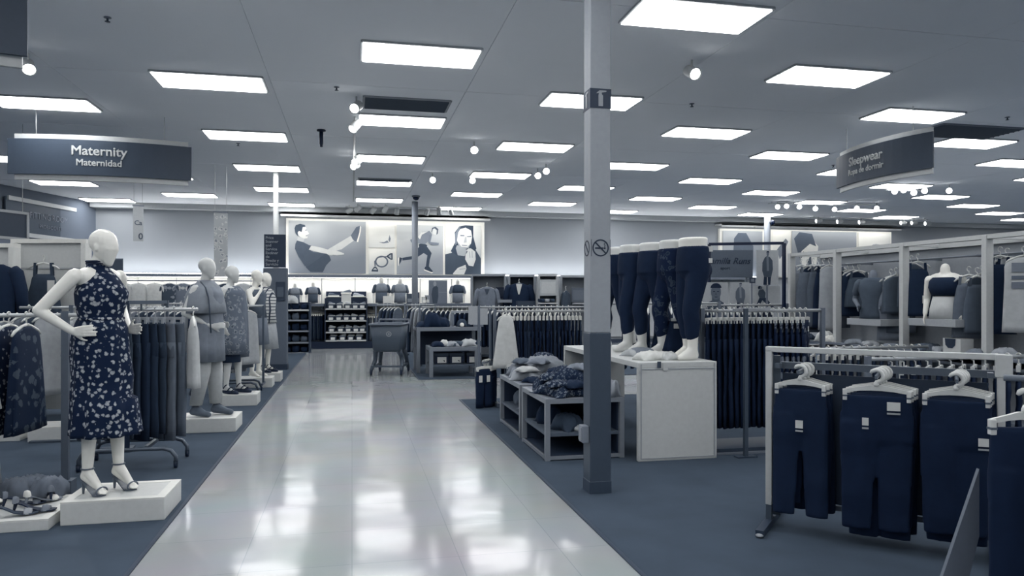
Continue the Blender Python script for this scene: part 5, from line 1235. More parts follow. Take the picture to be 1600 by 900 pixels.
# ================================================================= RIGHT SIDE: WHITE WALL UNIT ALONG X = 7
UX = 7.0
WU = thing('shelving_unit', 'long white wall unit of open bays along the right side', 'wall unit', (UX, 8.2, .006))
wu = M(186, .5, .4)
for y in (-2.6, -1.23, .05, 1.40, 2.55): MB().box(-.05, .05, y - .035, y + .035, 0, 2.2).build('upright', wu, WU, bevel=.006)
MB().box(-.04, .04, -3.6, 2.6, 2.16, 2.21).build('front_header', wu, WU); MB().box(.50, .56, -3.6, 2.6, 2.14, 2.20).build('rear_header', wu, WU)
for y in (-2.6, -1.23, .05, 1.40, 2.55): MB().box(.04, .5, y - .025, y + .025, 2.16, 2.20).build('cross_header', wu, WU)
MB().box(.56, .60, -3.6, 2.6, 0, 2.20).build('back_panel', M(150, .6), WU)
MB().box(-.05, .56, -3.6, 2.6, 0, .14).build('base_deck', M(110, .5), WU)
MB().box(.0, .56, -3.6, 2.6, .70, .73).build('lower_shelf', M(120, .5), WU)
def ux(px, X_=UX + .2): return at_x(px, 463, X_)
def wall_tag(k): return [(.08, -.05, -.42, .06, .1)] if k else ()
bays = [(1252, 416, 517, 96, .34, 0, 'grey'), (1262, 417, 519, 70, .34, 0, 'dark grey'), (1271, 415, 480, 34, .34, 1, 'dark'), (1279, 416, 512, 60, .34, 0, 'grey'), (1287, 416, 512, 24, .3, 0, 'dark'), (1296, 416, 516, 128, .28, 0, 'pale grey'), (1306, 417, 512, 70, .34, 0, 'mid grey'),
        (1326, 424, 494, 36, .36, 0, 'dark'), (1334, 424, 494, 30, .36, 0, 'dark'), (1342, 425, 480, 44, .36, 0, 'slate'), (1392, 434, 532, 84, .30, 0, 'long grey'), (1400, 432, 490, 50, .34, 1, 'dark grey'), (1408, 434, 520, 70, .34, 0, 'long slate'),
        (1434, 411, 494, 30, .30, 1, 'black'), (1424, 413, 480, 46, .34, 0, 'dark'), (1514, 432, 528, 70, .32, 0, 'long grey'), (1527, 434, 520, 54, .28, 1, 'dark grey'), (1535, 430, 500, 40, .34, 0, 'dark'),
        (1563, 402, 522, 24, .26, 1, 'long black'), (1574, 404, 500, 34, .34, 0, 'dark'), (1600, 402, 520, 176, .36, 0, 'white')]
for k, (px, y0, y1, L, w, tg, nm) in enumerate(bays):
    X_ = UX + .14 if nm in ('pale grey', 'long grey', 'black', 'white', 'dark grey', 'long black') else UX + .24
    a, b_ = at_x(px, y0, X_), at_x(px, y1, X_)
    rz = math.radians(-90 + 52) if nm in ('pale grey', 'long grey', 'black', 'white', 'long black') else math.radians(-25 + 8 * (k % 3))
    m = cloth(L + 28 if 40 <= L < 150 else L)
    tk = hang('tank_top', top_mesh(a.z - b_.z, w, w * 1.1, .04, 0, 0 if k % 3 == 2 else .1, .34, 18, k % 5), m, (a.x, a.y, a.z + .09), rz, '%s sleeveless top, %s garment from the left in the right wall unit' % (nm, ORD[k]), 'pale hanger of the %s garment in the right wall unit' % ORD[k], 'tops in the right wall unit', .09, wall_tag(tg), w * .95, False, 'top', True, M(196, .4))
for z0_, z1_, L in ((-.16, -.06, 120), (-.24, -.20, 96), (-.34, -.27, 110)): MB().box(-.12, .12, -.05, -.045, z0_, z1_).build('print_band', M(L, .7), tk)
for k, (pa, pb, y) in enumerate([(1248, 1312, 405), (1322, 1412, 404), (1424, 1540, 404), (1550, 1640, 400)]):
    a, b_ = at_x(pa, y, UX + .2), at_x(pb, y, UX + .2)
    t = thing('wall_rail', 'hanging rail in the %s bay from the left of the right wall unit' % ORD[k], 'rail', (UX + .2, (a.y + b_.y) / 2, 2.0)); w = abs(a.y - b_.y) / 2
    MB().tube([(0, -w, 0), (0, w, 0)], .012, 8).build('rail', M(120, .4), t)
    for s in (-.8, .8): MB().bar((0, s * w, 0), (.36, s * w, 0), .02, .03).build('bracket', M(120, .4), t)
# torso forms on their shelves
def torso(sleeve=0, arm='down'):
    b = MB(); b.ell((0, 0, .40), (.115, .165, .16)); b.cap((0, -.1, .49), (0, .1, .49), .07, .07); b.cap((0, 0, .36), (0, 0, .18), .11, .10); b.cap((0, 0, .2), (0, 0, .05), .105, .13); b.ell((0, 0, .06), (.12, .155, .08)); b.cap((0, 0, .5), (0, 0, .62), .06, .055)
    if arm == 'down':
        for s in (-1, 1): b.cap((0, s * .185, .48), (-.04, s * .225, .24), .05, .04); b.cap((-.04, s * .225, .24), (.05, s * .21, .06), .038, .028); hand_shapes(b, (.05, s * .21, .06), (.2, 0, -1), (0, -s, 0), 1, .2)
    elif arm == 'hip':
        for s in (-1, 1): b.cap((0, s * .185, .48), (-.12, s * .28, .26), .05, .038); b.cap((-.12, s * .28, .26), (.06, s * .17, .16), .037, .027); hand_shapes(b, (.06, s * .17, .16), (.9, -.1 * s, -.2), (0, -s, 0), 1, .2)
    elif arm == 'tee':
        for s in (-1, 1): b.cap((0, s * .185, .48), (-.02, s * .235, .22), .05, .038); b.cap((-.02, s * .235, .22), (.03, s * .23, .0), .036, .028)
    return b
th = organic(torso(0, 'hip'), .012, 3, 'torso'); td = organic(torso(0, 'down'), .012, 3, 'torso'); tt = organic(torso(0, 'tee'), .018, 3, 'torso')
def form_shelf(pa, pb, yt, lab):
    a, b_ = at_x(pa, yt, UX - .1), at_x(pb, yt, UX - .1); w = abs(a.y - b_.y) / 2
    t = thing('form_shelf', lab, 'shelf', (UX + .28, (a.y + b_.y) / 2, a.z)); MB().box(-.40, .27, -w, w, -.09, 0).build('board', M(158, .5), t, bevel=.004); MB().box(.15, .27, -.03, .03, -.2, -.09).build('bracket', M(110, .5), t)
    return a, b_, a.z
a, b_, z = form_shelf(1325, 1378, 497, 'white shelf under the grey tee torso form in the right wall unit')
t = thing('torso_form', 'torso form in a grey fitted tee in the right wall unit', 'torso form', (UX + .04, (a.y + b_.y) / 2, z + .002), PI + .6)
place(th, 'torso', M(110, .5), t)
cloth_part(lofted([(0, 0, .56, .085, .10, 0), (0, 0, .52, .10, .17, 0), (0, 0, .45, .128, .185, .01), (.01, 0, .38, .135, .18, .01), (0, 0, .22, .118, .135, .01), (0, 0, .08, .135, .165, .02), (0, 0, .0, .142, .17, .02)], 26, 3), 'tee', cloth(76), t)
for s in (-1, 1): MB().cap((0, s * .18, .485), (-.07, s * .245, .36), .064, .056).build('sleeve', cloth(88), t)
a, b_, z = form_shelf(1421, 1495, 497, 'white shelf under the black crop top torso form in the right wall unit')
t = thing('torso_form', 'white torso form in a black crop top and white shorts in the right wall unit', 'torso form', (UX + .04, (a.y + b_.y) / 2 - .05, z + .002), PI + .45)
place(td, 'torso', skin_white, t)
cloth_part(lofted([(0, 0, .50, .09, .145, 0), (0, 0, .45, .125, .175, .01), (.01, 0, .38, .132, .178, .01), (0, 0, .28, .122, .145, .01)], 26, 3), 'crop_top', cloth(26), t)
cloth_part(lofted([(0, 0, .27, .116, .128, 0), (0, 0, .12, .135, .165, .01), (0, 0, .0, .145, .175, .02)], 26, 3), 'shorts', cloth(186), t)
# boxes and fittings below, on the lower shelf of the unit and on a middle rack
bx = thing('shelf_box', 'white box with a dark arch cutout on a shelf of the right wall unit', 'box', (UX - .02, at_x(1496, 540, UX - .02).y, at_x(1496, 552, UX - .02).z), 0)
zb = at_x(1496, 552, UX - .02).z; hb = at_x(1496, 529, UX - .02).z - zb
MB().box(-.08, .1, -.13, .13, 0, hb).build('body', M(190, .5), bx); MB().prism([(-.08, hb), (.08, hb), (.07, hb * .55), (.03, hb * .35), (-.03, hb * .35), (-.07, hb * .55)], (-.0815, 0.02, 0), (0, 1, 0), (0, 0, 1), (-.002, 0, 0)).build('cutout', M(40, .5), bx)
MB().box(-.14, .55, -3.4, 2.5, zb - .036, zb - .008).build('bay_shelf', M(110, .5), WU)
for k, (px, w, h, L) in enumerate([(1262, .2, .1, 60), (1290, .22, .16, 196), (1300, .18, .1, 220), (1340, .26, .08, 130), (1362, .2, .07, 160), (1395, .22, .06, 120), (1450, .3, .1, 84), (1470, .2, .07, 150), (1530, .2, .08, 120), (1572, .3, .12, 150)]):
    y = at_x(px, 540, UX - .02).y
    heap('%s folded bundle from the left on the bay shelf' % ORD[k], UX - .03, y, zb - .001, .2, w, h, 60 + k, L, .2 * k, 'bundles on the bay shelf')
# middle rack with white clip hangers before the wall unit
rack('low rack of dark shorts with white clip hangers before the right wall unit', 4.75, 6.62, 7.4, .93)
for k in range(16):
    L = rnd.choice([10, 20, 30, 44, 90])
    hang('shorts', trousers_mesh(.46, .32, .022, 1.1, 12, k % 6), spots(14, 110, 9, .3, 1.0) if k % 5 == 1 else cloth(L), (4.98 + k * .1, 7.4, .93), math.radians(48), '%s pair of shorts from the left on the low rack before the right wall unit' % ORD[k], 'white clip hanger of the %s shorts on the low rack' % ORD[k], 'shorts on the low rack', .1, (), .32, True, 'shorts', True, M(205, .4))
rack('low rack of dark garments between the front rack and the wall unit', 4.15, 6.3, 5.3, 1.0)
for k in range(15):
    hang('shorts', trousers_mesh(.6, .32, .022, 1.1, 12, k % 6), cloth(rnd.choice([8, 14, 24])), (4.38 + k * .115, 5.3, 1.0), math.radians(42), '%s dark garment from the left on the rack behind the front white rack' % ORD[k], 'white clip hanger of the %s garment behind the front white rack' % ORD[k], 'dark garments behind the front white rack', .1, (), .32, True, 'shorts', True, M(190, .4))

# ================================================================= MENSWEAR CORNER: SIGN, FRAME, POSTERS
sg = thing('brand_sign', 'flat dark sign with faint script lettering before the right poster box', 'sign', (0, 0, 0))
a, b_ = ray(1098, 391, 13.0), ray(1176, 433.5, 13.0)
sg.location = ((a.x + b_.x) / 2, (a.y + b_.y) / 2, 0); sg.rotation_euler.z = -YAW + .02; w = (b_.xy - a.xy).length / 2
MB().box(-w, w, -.02, .02, b_.z, a.z).build('panel', M(84, .5), sg)
for x in (-w + .1, w - .1): MB().bar((x, .03, .006), (x, .03, a.z), .04, .03).build('pole', M(110, .4), sg)
MB().box(-w, w, -.12, .12, .006, .03).build('base', M(70, .4), sg)
me = text_mesh('Camilla Runs', .155, .01, .002, shear=.35); me.transform(Matrix.Rotation(PI / 2, 4, 'X')); place(me, 'lettering', M(40, .5), sg, (-.02, -.024, a.z - .24))
me = text_mesh('sport', .08, .01, .002); me.transform(Matrix.Rotation(PI / 2, 4, 'X')); place(me, 'lettering', M(44, .5), sg, (-.05, -.024, a.z - .34))
a, b_ = ray(1108, 381.5, 12.4), ray(1225, 380, 11.8)
fr = thing('display_gantry', 'thin black display frame rising above the dark script sign', 'frame', (0, 0, 0))
MB().bar(a, b_, .035, .045).build('top_bar', M(4, .4), fr); MB().bar(b_, (b_.x, b_.y, .006), .045, .045).build('post', M(4, .4), fr); MB().bar((a.x, a.y, .006), a, .04, .04).build('post', M(4, .4), fr)
fr.location = (0, 0, 0)
def man(jacket, trousers, skin=110, bg_hair=30):
    return [('leg_print', trousers, [[(.33, .75), (.47, .75), (.46, 1.0), (.30, 1.0)], [(.50, .75), (.66, .75), (.62, 1.0), (.52, 1.0)]]), ('body_print', jacket, [(.36, .22), (.47, .16), (.60, .20), (.72, .3), (.74, .55), (.66, .78), (.34, .78), (.25, .6), (.26, .36)]), ('shirt_print', jacket + 36, [(.44, .18), (.54, .18), (.56, .6), (.46, .6)]),
            ('face_print', skin, oval(.5, .105, .055, .075)), ('hair_print', bg_hair, [(.44, .09), (.45, .03), (.55, .02), (.57, .09), (.53, .06), (.47, .06)])]
def head(skin, top):
    return [('shirt_print', top, [(.1, 1), (.15, .72), (.4, .62), (.7, .64), (.95, .78), (.98, 1)]), ('neck_print', skin - 16, [(.36, .5), (.68, .5), (.68, .7), (.5, .76), (.36, .68)]), ('face_print', skin, oval(.52, .34, .2, .27)), ('hair_print', 22, oval(.52, .2, .22, .17, 16, PI, 2 * PI)), ('eye_print', 24, [[(.40, .31), (.48, .31), (.48, .335), (.40, .335)], [(.56, .31), (.64, .31), (.64, .335), (.56, .335)]]), ('nose_print', skin - 20, [(.51, .34), (.55, .44), (.48, .44)]), ('mouth_print', 40, [(.45, .5), (.59, .5), (.56, .525), (.48, .525)])]
def stand_poster(px0, px1, y0, y1, z, bg, shapes, lab, yaw=0):
    a, b_ = ray(px0, y0, z), ray(px1, y1, z); w = (b_.xy - a.xy).length / 2
    t = thing('poster_stand', lab, 'poster', ((a.x + b_.x) / 2, (a.y + b_.y) / 2, 0), -YAW + yaw)
    s = MB().box(-w, w, -.012, .012, b_.z, a.z).build('sheet', M(bg, .5, .3), t)
    h = a.z - b_.z
    q = bpy.data.objects.new('print', None); COL.objects.link(q); q.parent = t; q.location = (0, 0, b_.z)
    n = 0
    for (nm, L, poly) in shapes:
        for pl in (poly if isinstance(poly[0][0], (tuple, list)) else [poly]): n += 1; b = MB(); b.prism([(-w + u * 2 * w, (1 - v) * h) for u, v in pl], (0, -.0125 - .0012 * n, b_.z), (1, 0, 0), (0, 0, 1), (0, -.0008, 0)); b.build(nm, M(L, .5, .2, 0, .1, 6), t)
    bpy.data.objects.remove(q)
    MB().bar((0, .02, .006), (0, .02, b_.z + .02), .03, .02).build('pole', M(110, .4), t); MB().box(-w * .8, w * .8, -.1, .1, .006, .02).build('base', M(70, .4), t)
    return t
stand_poster(1182, 1216, 391, 445, 12.6, 165, man(70, 36, 96), 'poster of a standing person in a dark jacket beside the dark script sign')
stand_poster(1098, 1137, 441, 486, 12.0, 160, head(92, 60), 'poster of a serious face in a collared top under the dark script sign')
stand_poster(1141, 1172, 441, 482, 12.5, 160, man(92, 50, 120), 'narrow poster of a bearded person in profile under the dark script sign')
stand_poster(1172.5, 1219, 447, 482, 12.8, 170, [('leg_print', 46, [[(.3, .5), (.45, .5), (.32, .8), (.22, .98), (.12, .95), (.22, .75)], [(.42, .5), (.5, .52), (.7, .8), (.8, .98), (.7, .96), (.55, .82), (.38, .62)]]), ('body_print', 70, [(.28, .18), (.42, .14), (.5, .3), (.48, .54), (.3, .54), (.24, .35)]), ('face_print', 100, oval(.33, .08, .06, .08)), ('hair_print', 26, oval(.30, .07, .06, .08, 12, PI * .6, PI * 1.7))], 'poster of a lunging person in dark leggings under the dark script sign')
bi = thing('wall_mark', 'small square dark framed mark beside the posters', 'sign', ray(1175.5, 438, 12.0), -YAW); MB().box(-.045, .045, -.01, .01, -.045, .045).build('frame', M(46, .5), bi); MB().box(-.025, .025, -.014, -.01, -.025, .025).build('print', M(110, .5), bi); MB().bar((0, .03, -ray(1175.5, 438, 12.0).z + .006), (0, .03, .04), .02, .02).build('pole', M(110, .4), bi)
# racks of folded and hung menswear under the posters
rack('menswear rack with pale hangers under the posters', 4.75, 6.85, 10.65, 1.38)
for k in range(17):
    hang('shirt', top_mesh(.75, .40, .40, .024, .3, 0, .36, 12, k % 5), spots(24, 96, 12, .35, 1.0) if k % 4 == 2 else cloth(rnd.choice([14, 20, 40, 70, 110])), (4.95 + k * .1, 10.65, 1.38), math.radians(66), '%s shirt from the left on the menswear rack under the posters' % ORD[k], '', 'shirts on the menswear rack under the posters', .085, (), .4, False, 'shirt', False, M(200, .4))
rack('menswear rack behind the leg mannequins', 3.45, 5.1, 9.6, 1.42)
for k in range(11):
    hang('shirt', top_mesh(.8, .40, .40, .024, .3, 0, .36, 12, k % 5), cloth(rnd.choice([10, 16, 30, 60])), (3.68 + k * .115, 9.6, 1.42), math.radians(66), '%s shirt from the left on the menswear rack behind the leg mannequins' % ORD[k], '', 'shirts behind the leg mannequins', .085, (), .4, False, 'shirt', False, M(205, .4))

# ================================================================= BACK WALL MERCHANDISE
# shoe shelves
YS = 21.95
sx0, sx1 = xy(508, YS), xy(573, YS)
ss = thing('shoe_shelf', 'shoe shelves stacked with boxes at the end of the aisle', 'shelf', ((sx0 + sx1) / 2, 22.35, .2)); w = (sx1 - sx0) / 2
shelf_z = [at_y(540, y, YS).z for y in (535, 518.5, 500.5, 482)]
shelf_z[0] = max(shelf_z[0], .245)
for z in shelf_z: MB().box(-w, w, -.4, .4, z - .235, z - .2).build('shelf_board', M(196, .5), ss)
for s in (-1, 1): MB().box(s * w - .015, s * w + .015, -.4, .4, 0, shelf_z[-1] + .1).build('side_panel', M(40, .5), ss)
MB().box(-w, w, .40, .43, 0, shelf_z[-1] + .3).build('back_panel', M(30, .5), ss)
def shoe_low(x, y, z, rz, L, lab, s=1.0):
    t = thing('sneaker', lab, 'shoe', (x, y, z), rz, 'sneakers on the shoe shelves')
    MB().loft([[(u * s, v * wd * s, zz * s) for v, zz in ((1, 0), (1, h * .6), (.5, h), (-.5, h), (-1, h * .6), (-1, 0))] for u, wd, h in ((-.14, .03, .06), (-.1, .038, .10), (-.02, .036, .085), (.06, .045, .055), (.12, .04, .045), (.145, .02, .03))]).build('upper', M(L, .6), t)
    MB().loft([[(u * s, v * wd * s, zz * s) for v, zz in ((1, -.0), (1, .022), (-1, .022), (-1, -.0))] for u, wd in ((-.145, .032), (-.1, .042), (.06, .049), (.12, .043), (.15, .02))], smooth=False).build('sole', M(220, .5), t)
n = 0
rows = [[520, 535, 548, 561], [518, 532, 544, 556, 566], [517, 529, 541, 553, 565], [517, 530, 543, 555, 566]]
RN = ['lowest', 'second lowest', 'second highest', 'highest']
for r, xs in enumerate(rows):
    for k, px in enumerate(xs):
        x = xy(px, YS); z = shelf_z[r] + .001
        t = thing('shoe_box', 'shoe box with white label, %s from the left on the %s shoe shelf' % (ORD[k], RN[r]), 'box', (x, 22.1, z), 0, 'boxes on the shoe shelves')
        MB().box(-.095, .095, -.13, .19, 0, .10).build('carton', M(44, .6), t); MB().box(-.098, .098, -.135, .2, .10, .125).build('lid', M(70, .6), t)
        MB().box(-.06, .06, -.137, -.132, .012, .085).build('label_panel', M(214, .5), t)
        shoe_low(x + .02, 22.1, z + .126, (.35, 2.6, .5)[k % 3], (90, 160, 60, 120)[(k + r) % 4], 'sneaker displayed on the box, %s from the left on the %s shoe shelf' % (ORD[k], RN[r]), .68)
zt_ = shelf_z[-1]
for k, (px, w_, h_, L) in enumerate([(521, .42, .33, 48), (541, .28, .42, 215), (560, .42, .33, 34)]):
    x = xy(px, 22.3); t = thing('display_riser', '%s display riser from the left on top of the shoe shelves' % ORD[k], 'riser', (x, 22.48, zt_ + .001)); MB().box(-w_ / 2, w_ / 2, -.12, .12, 0, h_).build('block', M(L, .6), t); MB().box(-w_ / 2 - .01, w_ / 2 + .01, -.14, .12, h_, h_ + .02).build('cap', M(226, .5), t)
    shoe_low(x, 22.48, zt_ + h_ + .023, (.3, PI - .4, .2)[k], (70, 90, 150)[k], 'sneaker on the %s riser above the shoe shelves' % ORD[k], 1.1)
# hanging pants and tees left and right of the shoe shelves
def wall_hang(px0, px1, pyr, n, lab, Ls, Lm=.85, kind='tr'):
    Y = 22.3; x0, x1 = xy(px0, Y), xy(px1, Y); z = at_y(px0, pyr, Y).z
    t = thing('wall_rail', 'hanging rail ' + lab, 'rail', ((x0 + x1) / 2, Y, z)); w = (x1 - x0) / 2; MB().tube([(-w, 0, 0), (w, 0, 0)], .014, 8).build('rail', M(120, .4), t)
    for s in (-.9, .9): MB().bar((s * w, 0, 0), (s * w, .5, 0), .02, .03).build('bracket', M(90, .4), t)
    for k in range(n):
        me = trousers_mesh(Lm, .32, .02, 1.05, 10, k % 4) if kind == 'tr' else top_mesh(Lm, .42, .42, .03, .2, 0, .36, 12, k % 4)
        hang('trousers' if kind == 'tr' else 'shirt', me, cloth(Ls[k % len(Ls)]), (x0 + (k + .5) * (x1 - x0) / n, Y, z), math.radians(68), '%s garment from the left on the rail %s' % (ORD[k], lab), '', 'garments ' + lab, .1, (), .32, True, 'trousers' if kind == 'tr' else 'shirt', False, M(236, .4))
wall_hang(479, 507, 487, 9, 'left of the shoe shelves', [190, 200, 40, 20, 60, 24, 60, 30, 20], .74)
wall_hang(575, 645, 490, 20, 'right of the shoe shelves', [60, 90, 170, 60, 120, 30, 80, 50], .74)
wall_hang(660, 728, 490, 16, 'behind the far display tables', [30, 60, 20, 90, 40], .74)
# long shelf above the rails, carrying torso forms, boxes and a poster
SHZ = 1.30
for a_, b2_, lab in ((-2.0, sx0 - .03, 'grey shelf over the hanging rail left of the shoe shelves'), (sx1 + .03, xc_, 'grey shelf over the hanging rails right of the shoe shelves')):
    t = thing('wall_shelf', lab, 'shelf', ((a_ + b2_) / 2, 22.4, SHZ)); w = (b2_ - a_) / 2
    MB().box(-w, w, -.4, .40, -.06, 0).build('board', M(120, .5), t); MB().box(-w, w, -.41, -.4, -.07, .01).build('edge_strip', M(96, .5), t)
    for s in (-.9, .9): MB().box(s * w - .02, s * w + .02, -.3, .40, -.16, -.06).build('bracket', M(90, .5), t)
tee_u = None
def bust(px, y0, y1, Y, lab, up, lo, rz=-PI / 2):
    b_ = at_y(px, y1, Y); a = at_y(px, y0, Y); b_.z = SHZ + .042; h = (a.z - b_.z); s = h / .78
    t = thing('torso_form', lab, 'torso form', (b_.x, Y, b_.z), rz + .12, 'torso forms in tees at the back wall')
    o = place(tt, 'torso', skin_white, t); o.scale = (s,) * 3
    q = cloth_part(lofted([(0, 0, .57, .075, .085, 0), (0, 0, .52, .10, .165, 0), (0, 0, .45, .13, .19, .01), (.01, 0, .36, .138, .185, .01), (.0, 0, .30, .13, .17, .01)], 20, 3), 'tee_yoke', cloth(up), t); q.scale = (s,) * 3
    q = cloth_part(lofted([(.0, 0, .30, .13, .17, .01), (0, 0, .15, .135, .17, .02), (0, 0, -.02, .14, .175, .03)], 20, 3), 'tee_body', cloth(lo), t); q.scale = (s,) * 3
    for sd in (-1, 1): q = MB().cap((0, sd * .18, .48), (-.015, sd * .232, .32), .066, .06).build('sleeve', cloth(lo - 16), t); q.scale = (s,) * 3
    q = MB().cap((.0, 0, .60), (.02, 0, .70), .062, .058).build('chin', skin_white, t); q.scale = (s,) * 3
for k, (px, y0, y1, up, lo) in enumerate([(461, 441, 474, 130, 100), (489, 439, 475, 120, 76), (596, 432, 472, 128, 86), (625, 433, 472, 140, 116), (715, 435, 471, 60, 120)]):
    bust(px, y0, y1, 22.2, '%s torso form in a two-tone tee from the left under the left poster box' % ORD[k], up, lo)
st = thing('folded_stack', 'white sign block between the tee torso forms above the rail', 'sign', (xy(606, 22.0), 22.05, SHZ + .021)); h = at_y(606, 471, 22.0).z - at_y(606, 482, 22.0).z; MB().box(-.14, .14, -.01, .0, 0, h).build('card', M(214, .5), st); MB().box(-.1, .1, -.04, .04, -.02, .0).build('holder', M(120, .5), st)
p = at_y(685, 470, 22.2); p.z = SHZ + .001; pw, ph_ = xy(700, 22.2) - xy(671, 22.2), at_y(685, 438, 22.2).z - p.z
t = thing('poster', 'grey poster of a standing figure behind the far display tables', 'poster', (p.x, 22.3, p.z)); MB().box(-pw / 2, pw / 2, 0, .02, 0, ph_).build('sheet', M(110, .5), t)
draw(t, [('body_print', 70, [(.2, .35), (.35, .2), (.5, .3), (.52, .7), (.45, 1), (.22, 1), (.15, .6)]), ('face_print', 150, oval(.33, .15, .08, .11)), ('stripe_print', 140, [(.55, .5), (1, .5), (1, .52), (.55, .52)])], pw, ph_, -pw / 2, -.001)
for k, (px, y1, w_, h_, L) in enumerate([(642, 470, .25, .3, 70), (652, 470, .12, .34, 60), (663, 470, .14, .2, 200), (668, 470, .12, .25, 150)]):
    p = at_y(px, y1, 22.2); p.z = SHZ + .001; t = thing('shelf_box', '%s small box from the left beside the far column' % ORD[k], 'box', (p.x, 22.25, p.z)); MB().box(-w_ / 2, w_ / 2, -.1, .1, 0, h_).build('carton', M(L, .6), t); MB().box(-w_ / 2 + .02, w_ / 2 - .02, -.103, -.1, .04, h_ * .5).build('label_panel', M(min(230, L + 60), .6), t)
# folded-clothes shelf unit at the left of the aisle end
p = at_z(450, 553, 0); q = at_z(476, 551, 0)
fu = thing('shelf_unit', 'dark shelf unit of folded clothes left of the aisle end', 'shelf', ((p.x + q.x) / 2 - .02, 20.6, .006)); w = .36
zs = [.02, at_y(463, 535, 20.3).z, at_y(463, 517, 20.3).z, at_y(463, 500, 20.3).z, at_y(463, 484, 20.3).z]
for z in zs: MB().box(-w, w, -.3, .3, z - .04, z).build('shelf_board', M(130 if z < 1 else 196, .5), fu)
for s in (-1, 1): MB().box(s * w - .02, s * w + .02, -.3, .3, 0, 1.35).build('side_panel', M(48, .5), fu)
MB().box(-w, w, .28, .3, 0, 1.35).build('back_panel', M(24, .5), fu)
n = 0
for r, z in enumerate(zs):
    for k in range(3):
        o = place(pile_mesh(.2, .36, .14 + .03 * (k % 2), r * 3 + k, 10, .5), 'folded_stack', cloth([14, 30, 20, 60, 24, 90][(r + k * 2) % 6]), None, (fu.location.x - .22 + .22 * k, 20.55, z + .008)); n += 1
        tag(o, '%s folded stack from the left on the %s shelf of the dark unit' % (ORD[k], ('bottom', 'second', 'third', 'fourth', 'top')[r]), 'folded clothes', 'folded stacks on the dark shelf unit')
g = place(crumple_mesh(.3, .3, .22, 91, 14), 'folded_garment', cloth(176), None, (fu.location.x - .1, 20.45, zs[-1] + .17)); tag(g, 'pale crumpled garment on top of the dark shelf unit', 'garment')

# ================================================================= SHOPPING CART
c0 = at_z(611, 586, 0)
ct = thing('shopping_cart', 'grey plastic shopping cart with round logo standing at the aisle end', 'shopping cart', (c0.x, c0.y + .3, 0), math.radians(-14))
pm_ = M(70, .45, .4); pm2 = M(96, .4, .4)
def rr(x0, x1, y0, y1, z, r=.05, n=4):
    out = []
    for cx, cy, a0 in ((x1 - r, y1 - r, 0), (x0 + r, y1 - r, PI / 2), (x0 + r, y0 + r, PI), (x1 - r, y0 + r, 1.5 * PI)):
        for k in range(n + 1): a = a0 + PI / 2 * k / n; out.append((cx + r * math.cos(a), cy + r * math.sin(a), z))
    return out
bk = MB().loft([rr(-.24, .24, -.34, .24, .45), rr(-.265, .265, -.38, .27, .49), rr(-.31, .31, -.47, .32, .98)], cap1=False).build('basket', pm_, ct)
m = bk.modifiers.new('t', 'SOLIDIFY'); m.thickness = .012
b = MB(); top = rr(-.32, .32, -.48, .33, .98); b.tube(top + top[:1], .018, 8); b.build('rim', pm2, ct)
lg = thing('x', 'x', 'x') if False else None
for s in (-1, 1):
    MB().tube([(s * .23, -.28, .48), (s * .25, -.20, .38), (s * .26, -.17, .28), (s * .28, -.26, .18), (s * .29, -.38, .10)], [.05, .045, .04, .04, .035], 8).build('leg', pm_, ct)
    MB().tube([(s * .22, .22, .48), (s * .25, .28, .36), (s * .27, .34, .22), (s * .28, .40, .10)], [.05, .045, .04, .035], 8).build('leg', pm_, ct)
    MB().bar((s * .29, -.36, .17), (s * .28, .38, .17), .04, .035).build('side_rail', pm_, ct)
    for y in (-.39, .41):
        wl = MB().tube([(s * .29 - .016, y, .055), (s * .29 + .016, y, .055)], .055, 14).build('wheel', M(20, .5), ct); MB().bar((s * .29, y - .01, .06), (s * .29, y - .01, .12), .05, .03).build('fork', M(60, .5), wl)
MB().bar((-.28, -.34, .17), (.28, -.34, .17), .035, .035).build('front_rail', pm_, ct)
MB().tube([(-.3, .33, .98), (-.3, .43, 1.05), (.3, .43, 1.05), (.3, .33, .98)], .018, 8).build('handle', M(110, .4), ct)
MB().loft([rr(-.24, .24, .1, .26, .72), rr(-.26, .26, .1, .28, .95)], smooth=False).build('child_seat', M(56, .5), ct)
lgo = ringpoly(MB(), .035, .052, (.06, -.452, .80), (1, 0, 0), (0, -.18, 1), (0, -.004, 0), 20); lgo.build('logo_ring', M(150, .5), ct)
MB().prism([(.018 * math.cos(2 * PI * k / 14), .018 * math.sin(2 * PI * k / 14)) for k in range(14)], (.06, -.452, .80), (1, 0, 0), (0, -.18, 1), (0, -.004, 0)).build('logo_dot', M(150, .5), ct)
MB().prism([(.058 * math.cos(2 * PI * k / 20), .058 * math.sin(2 * PI * k / 20)) for k in range(20)], (.06, -.4505, .80), (1, 0, 0), (0, -.18, 1), (0, -.002, 0)).build('logo_field', M(84, .5), ct)
MB().prism([(-.03, .02), (.0, 0), (-.03, -.02), (-.02, 0)], (-.08, -.45, .83), (1, 0, 0), (0, -.18, 1), (0, -.004, 0)).build('arrow_mark', M(110, .5), ct)

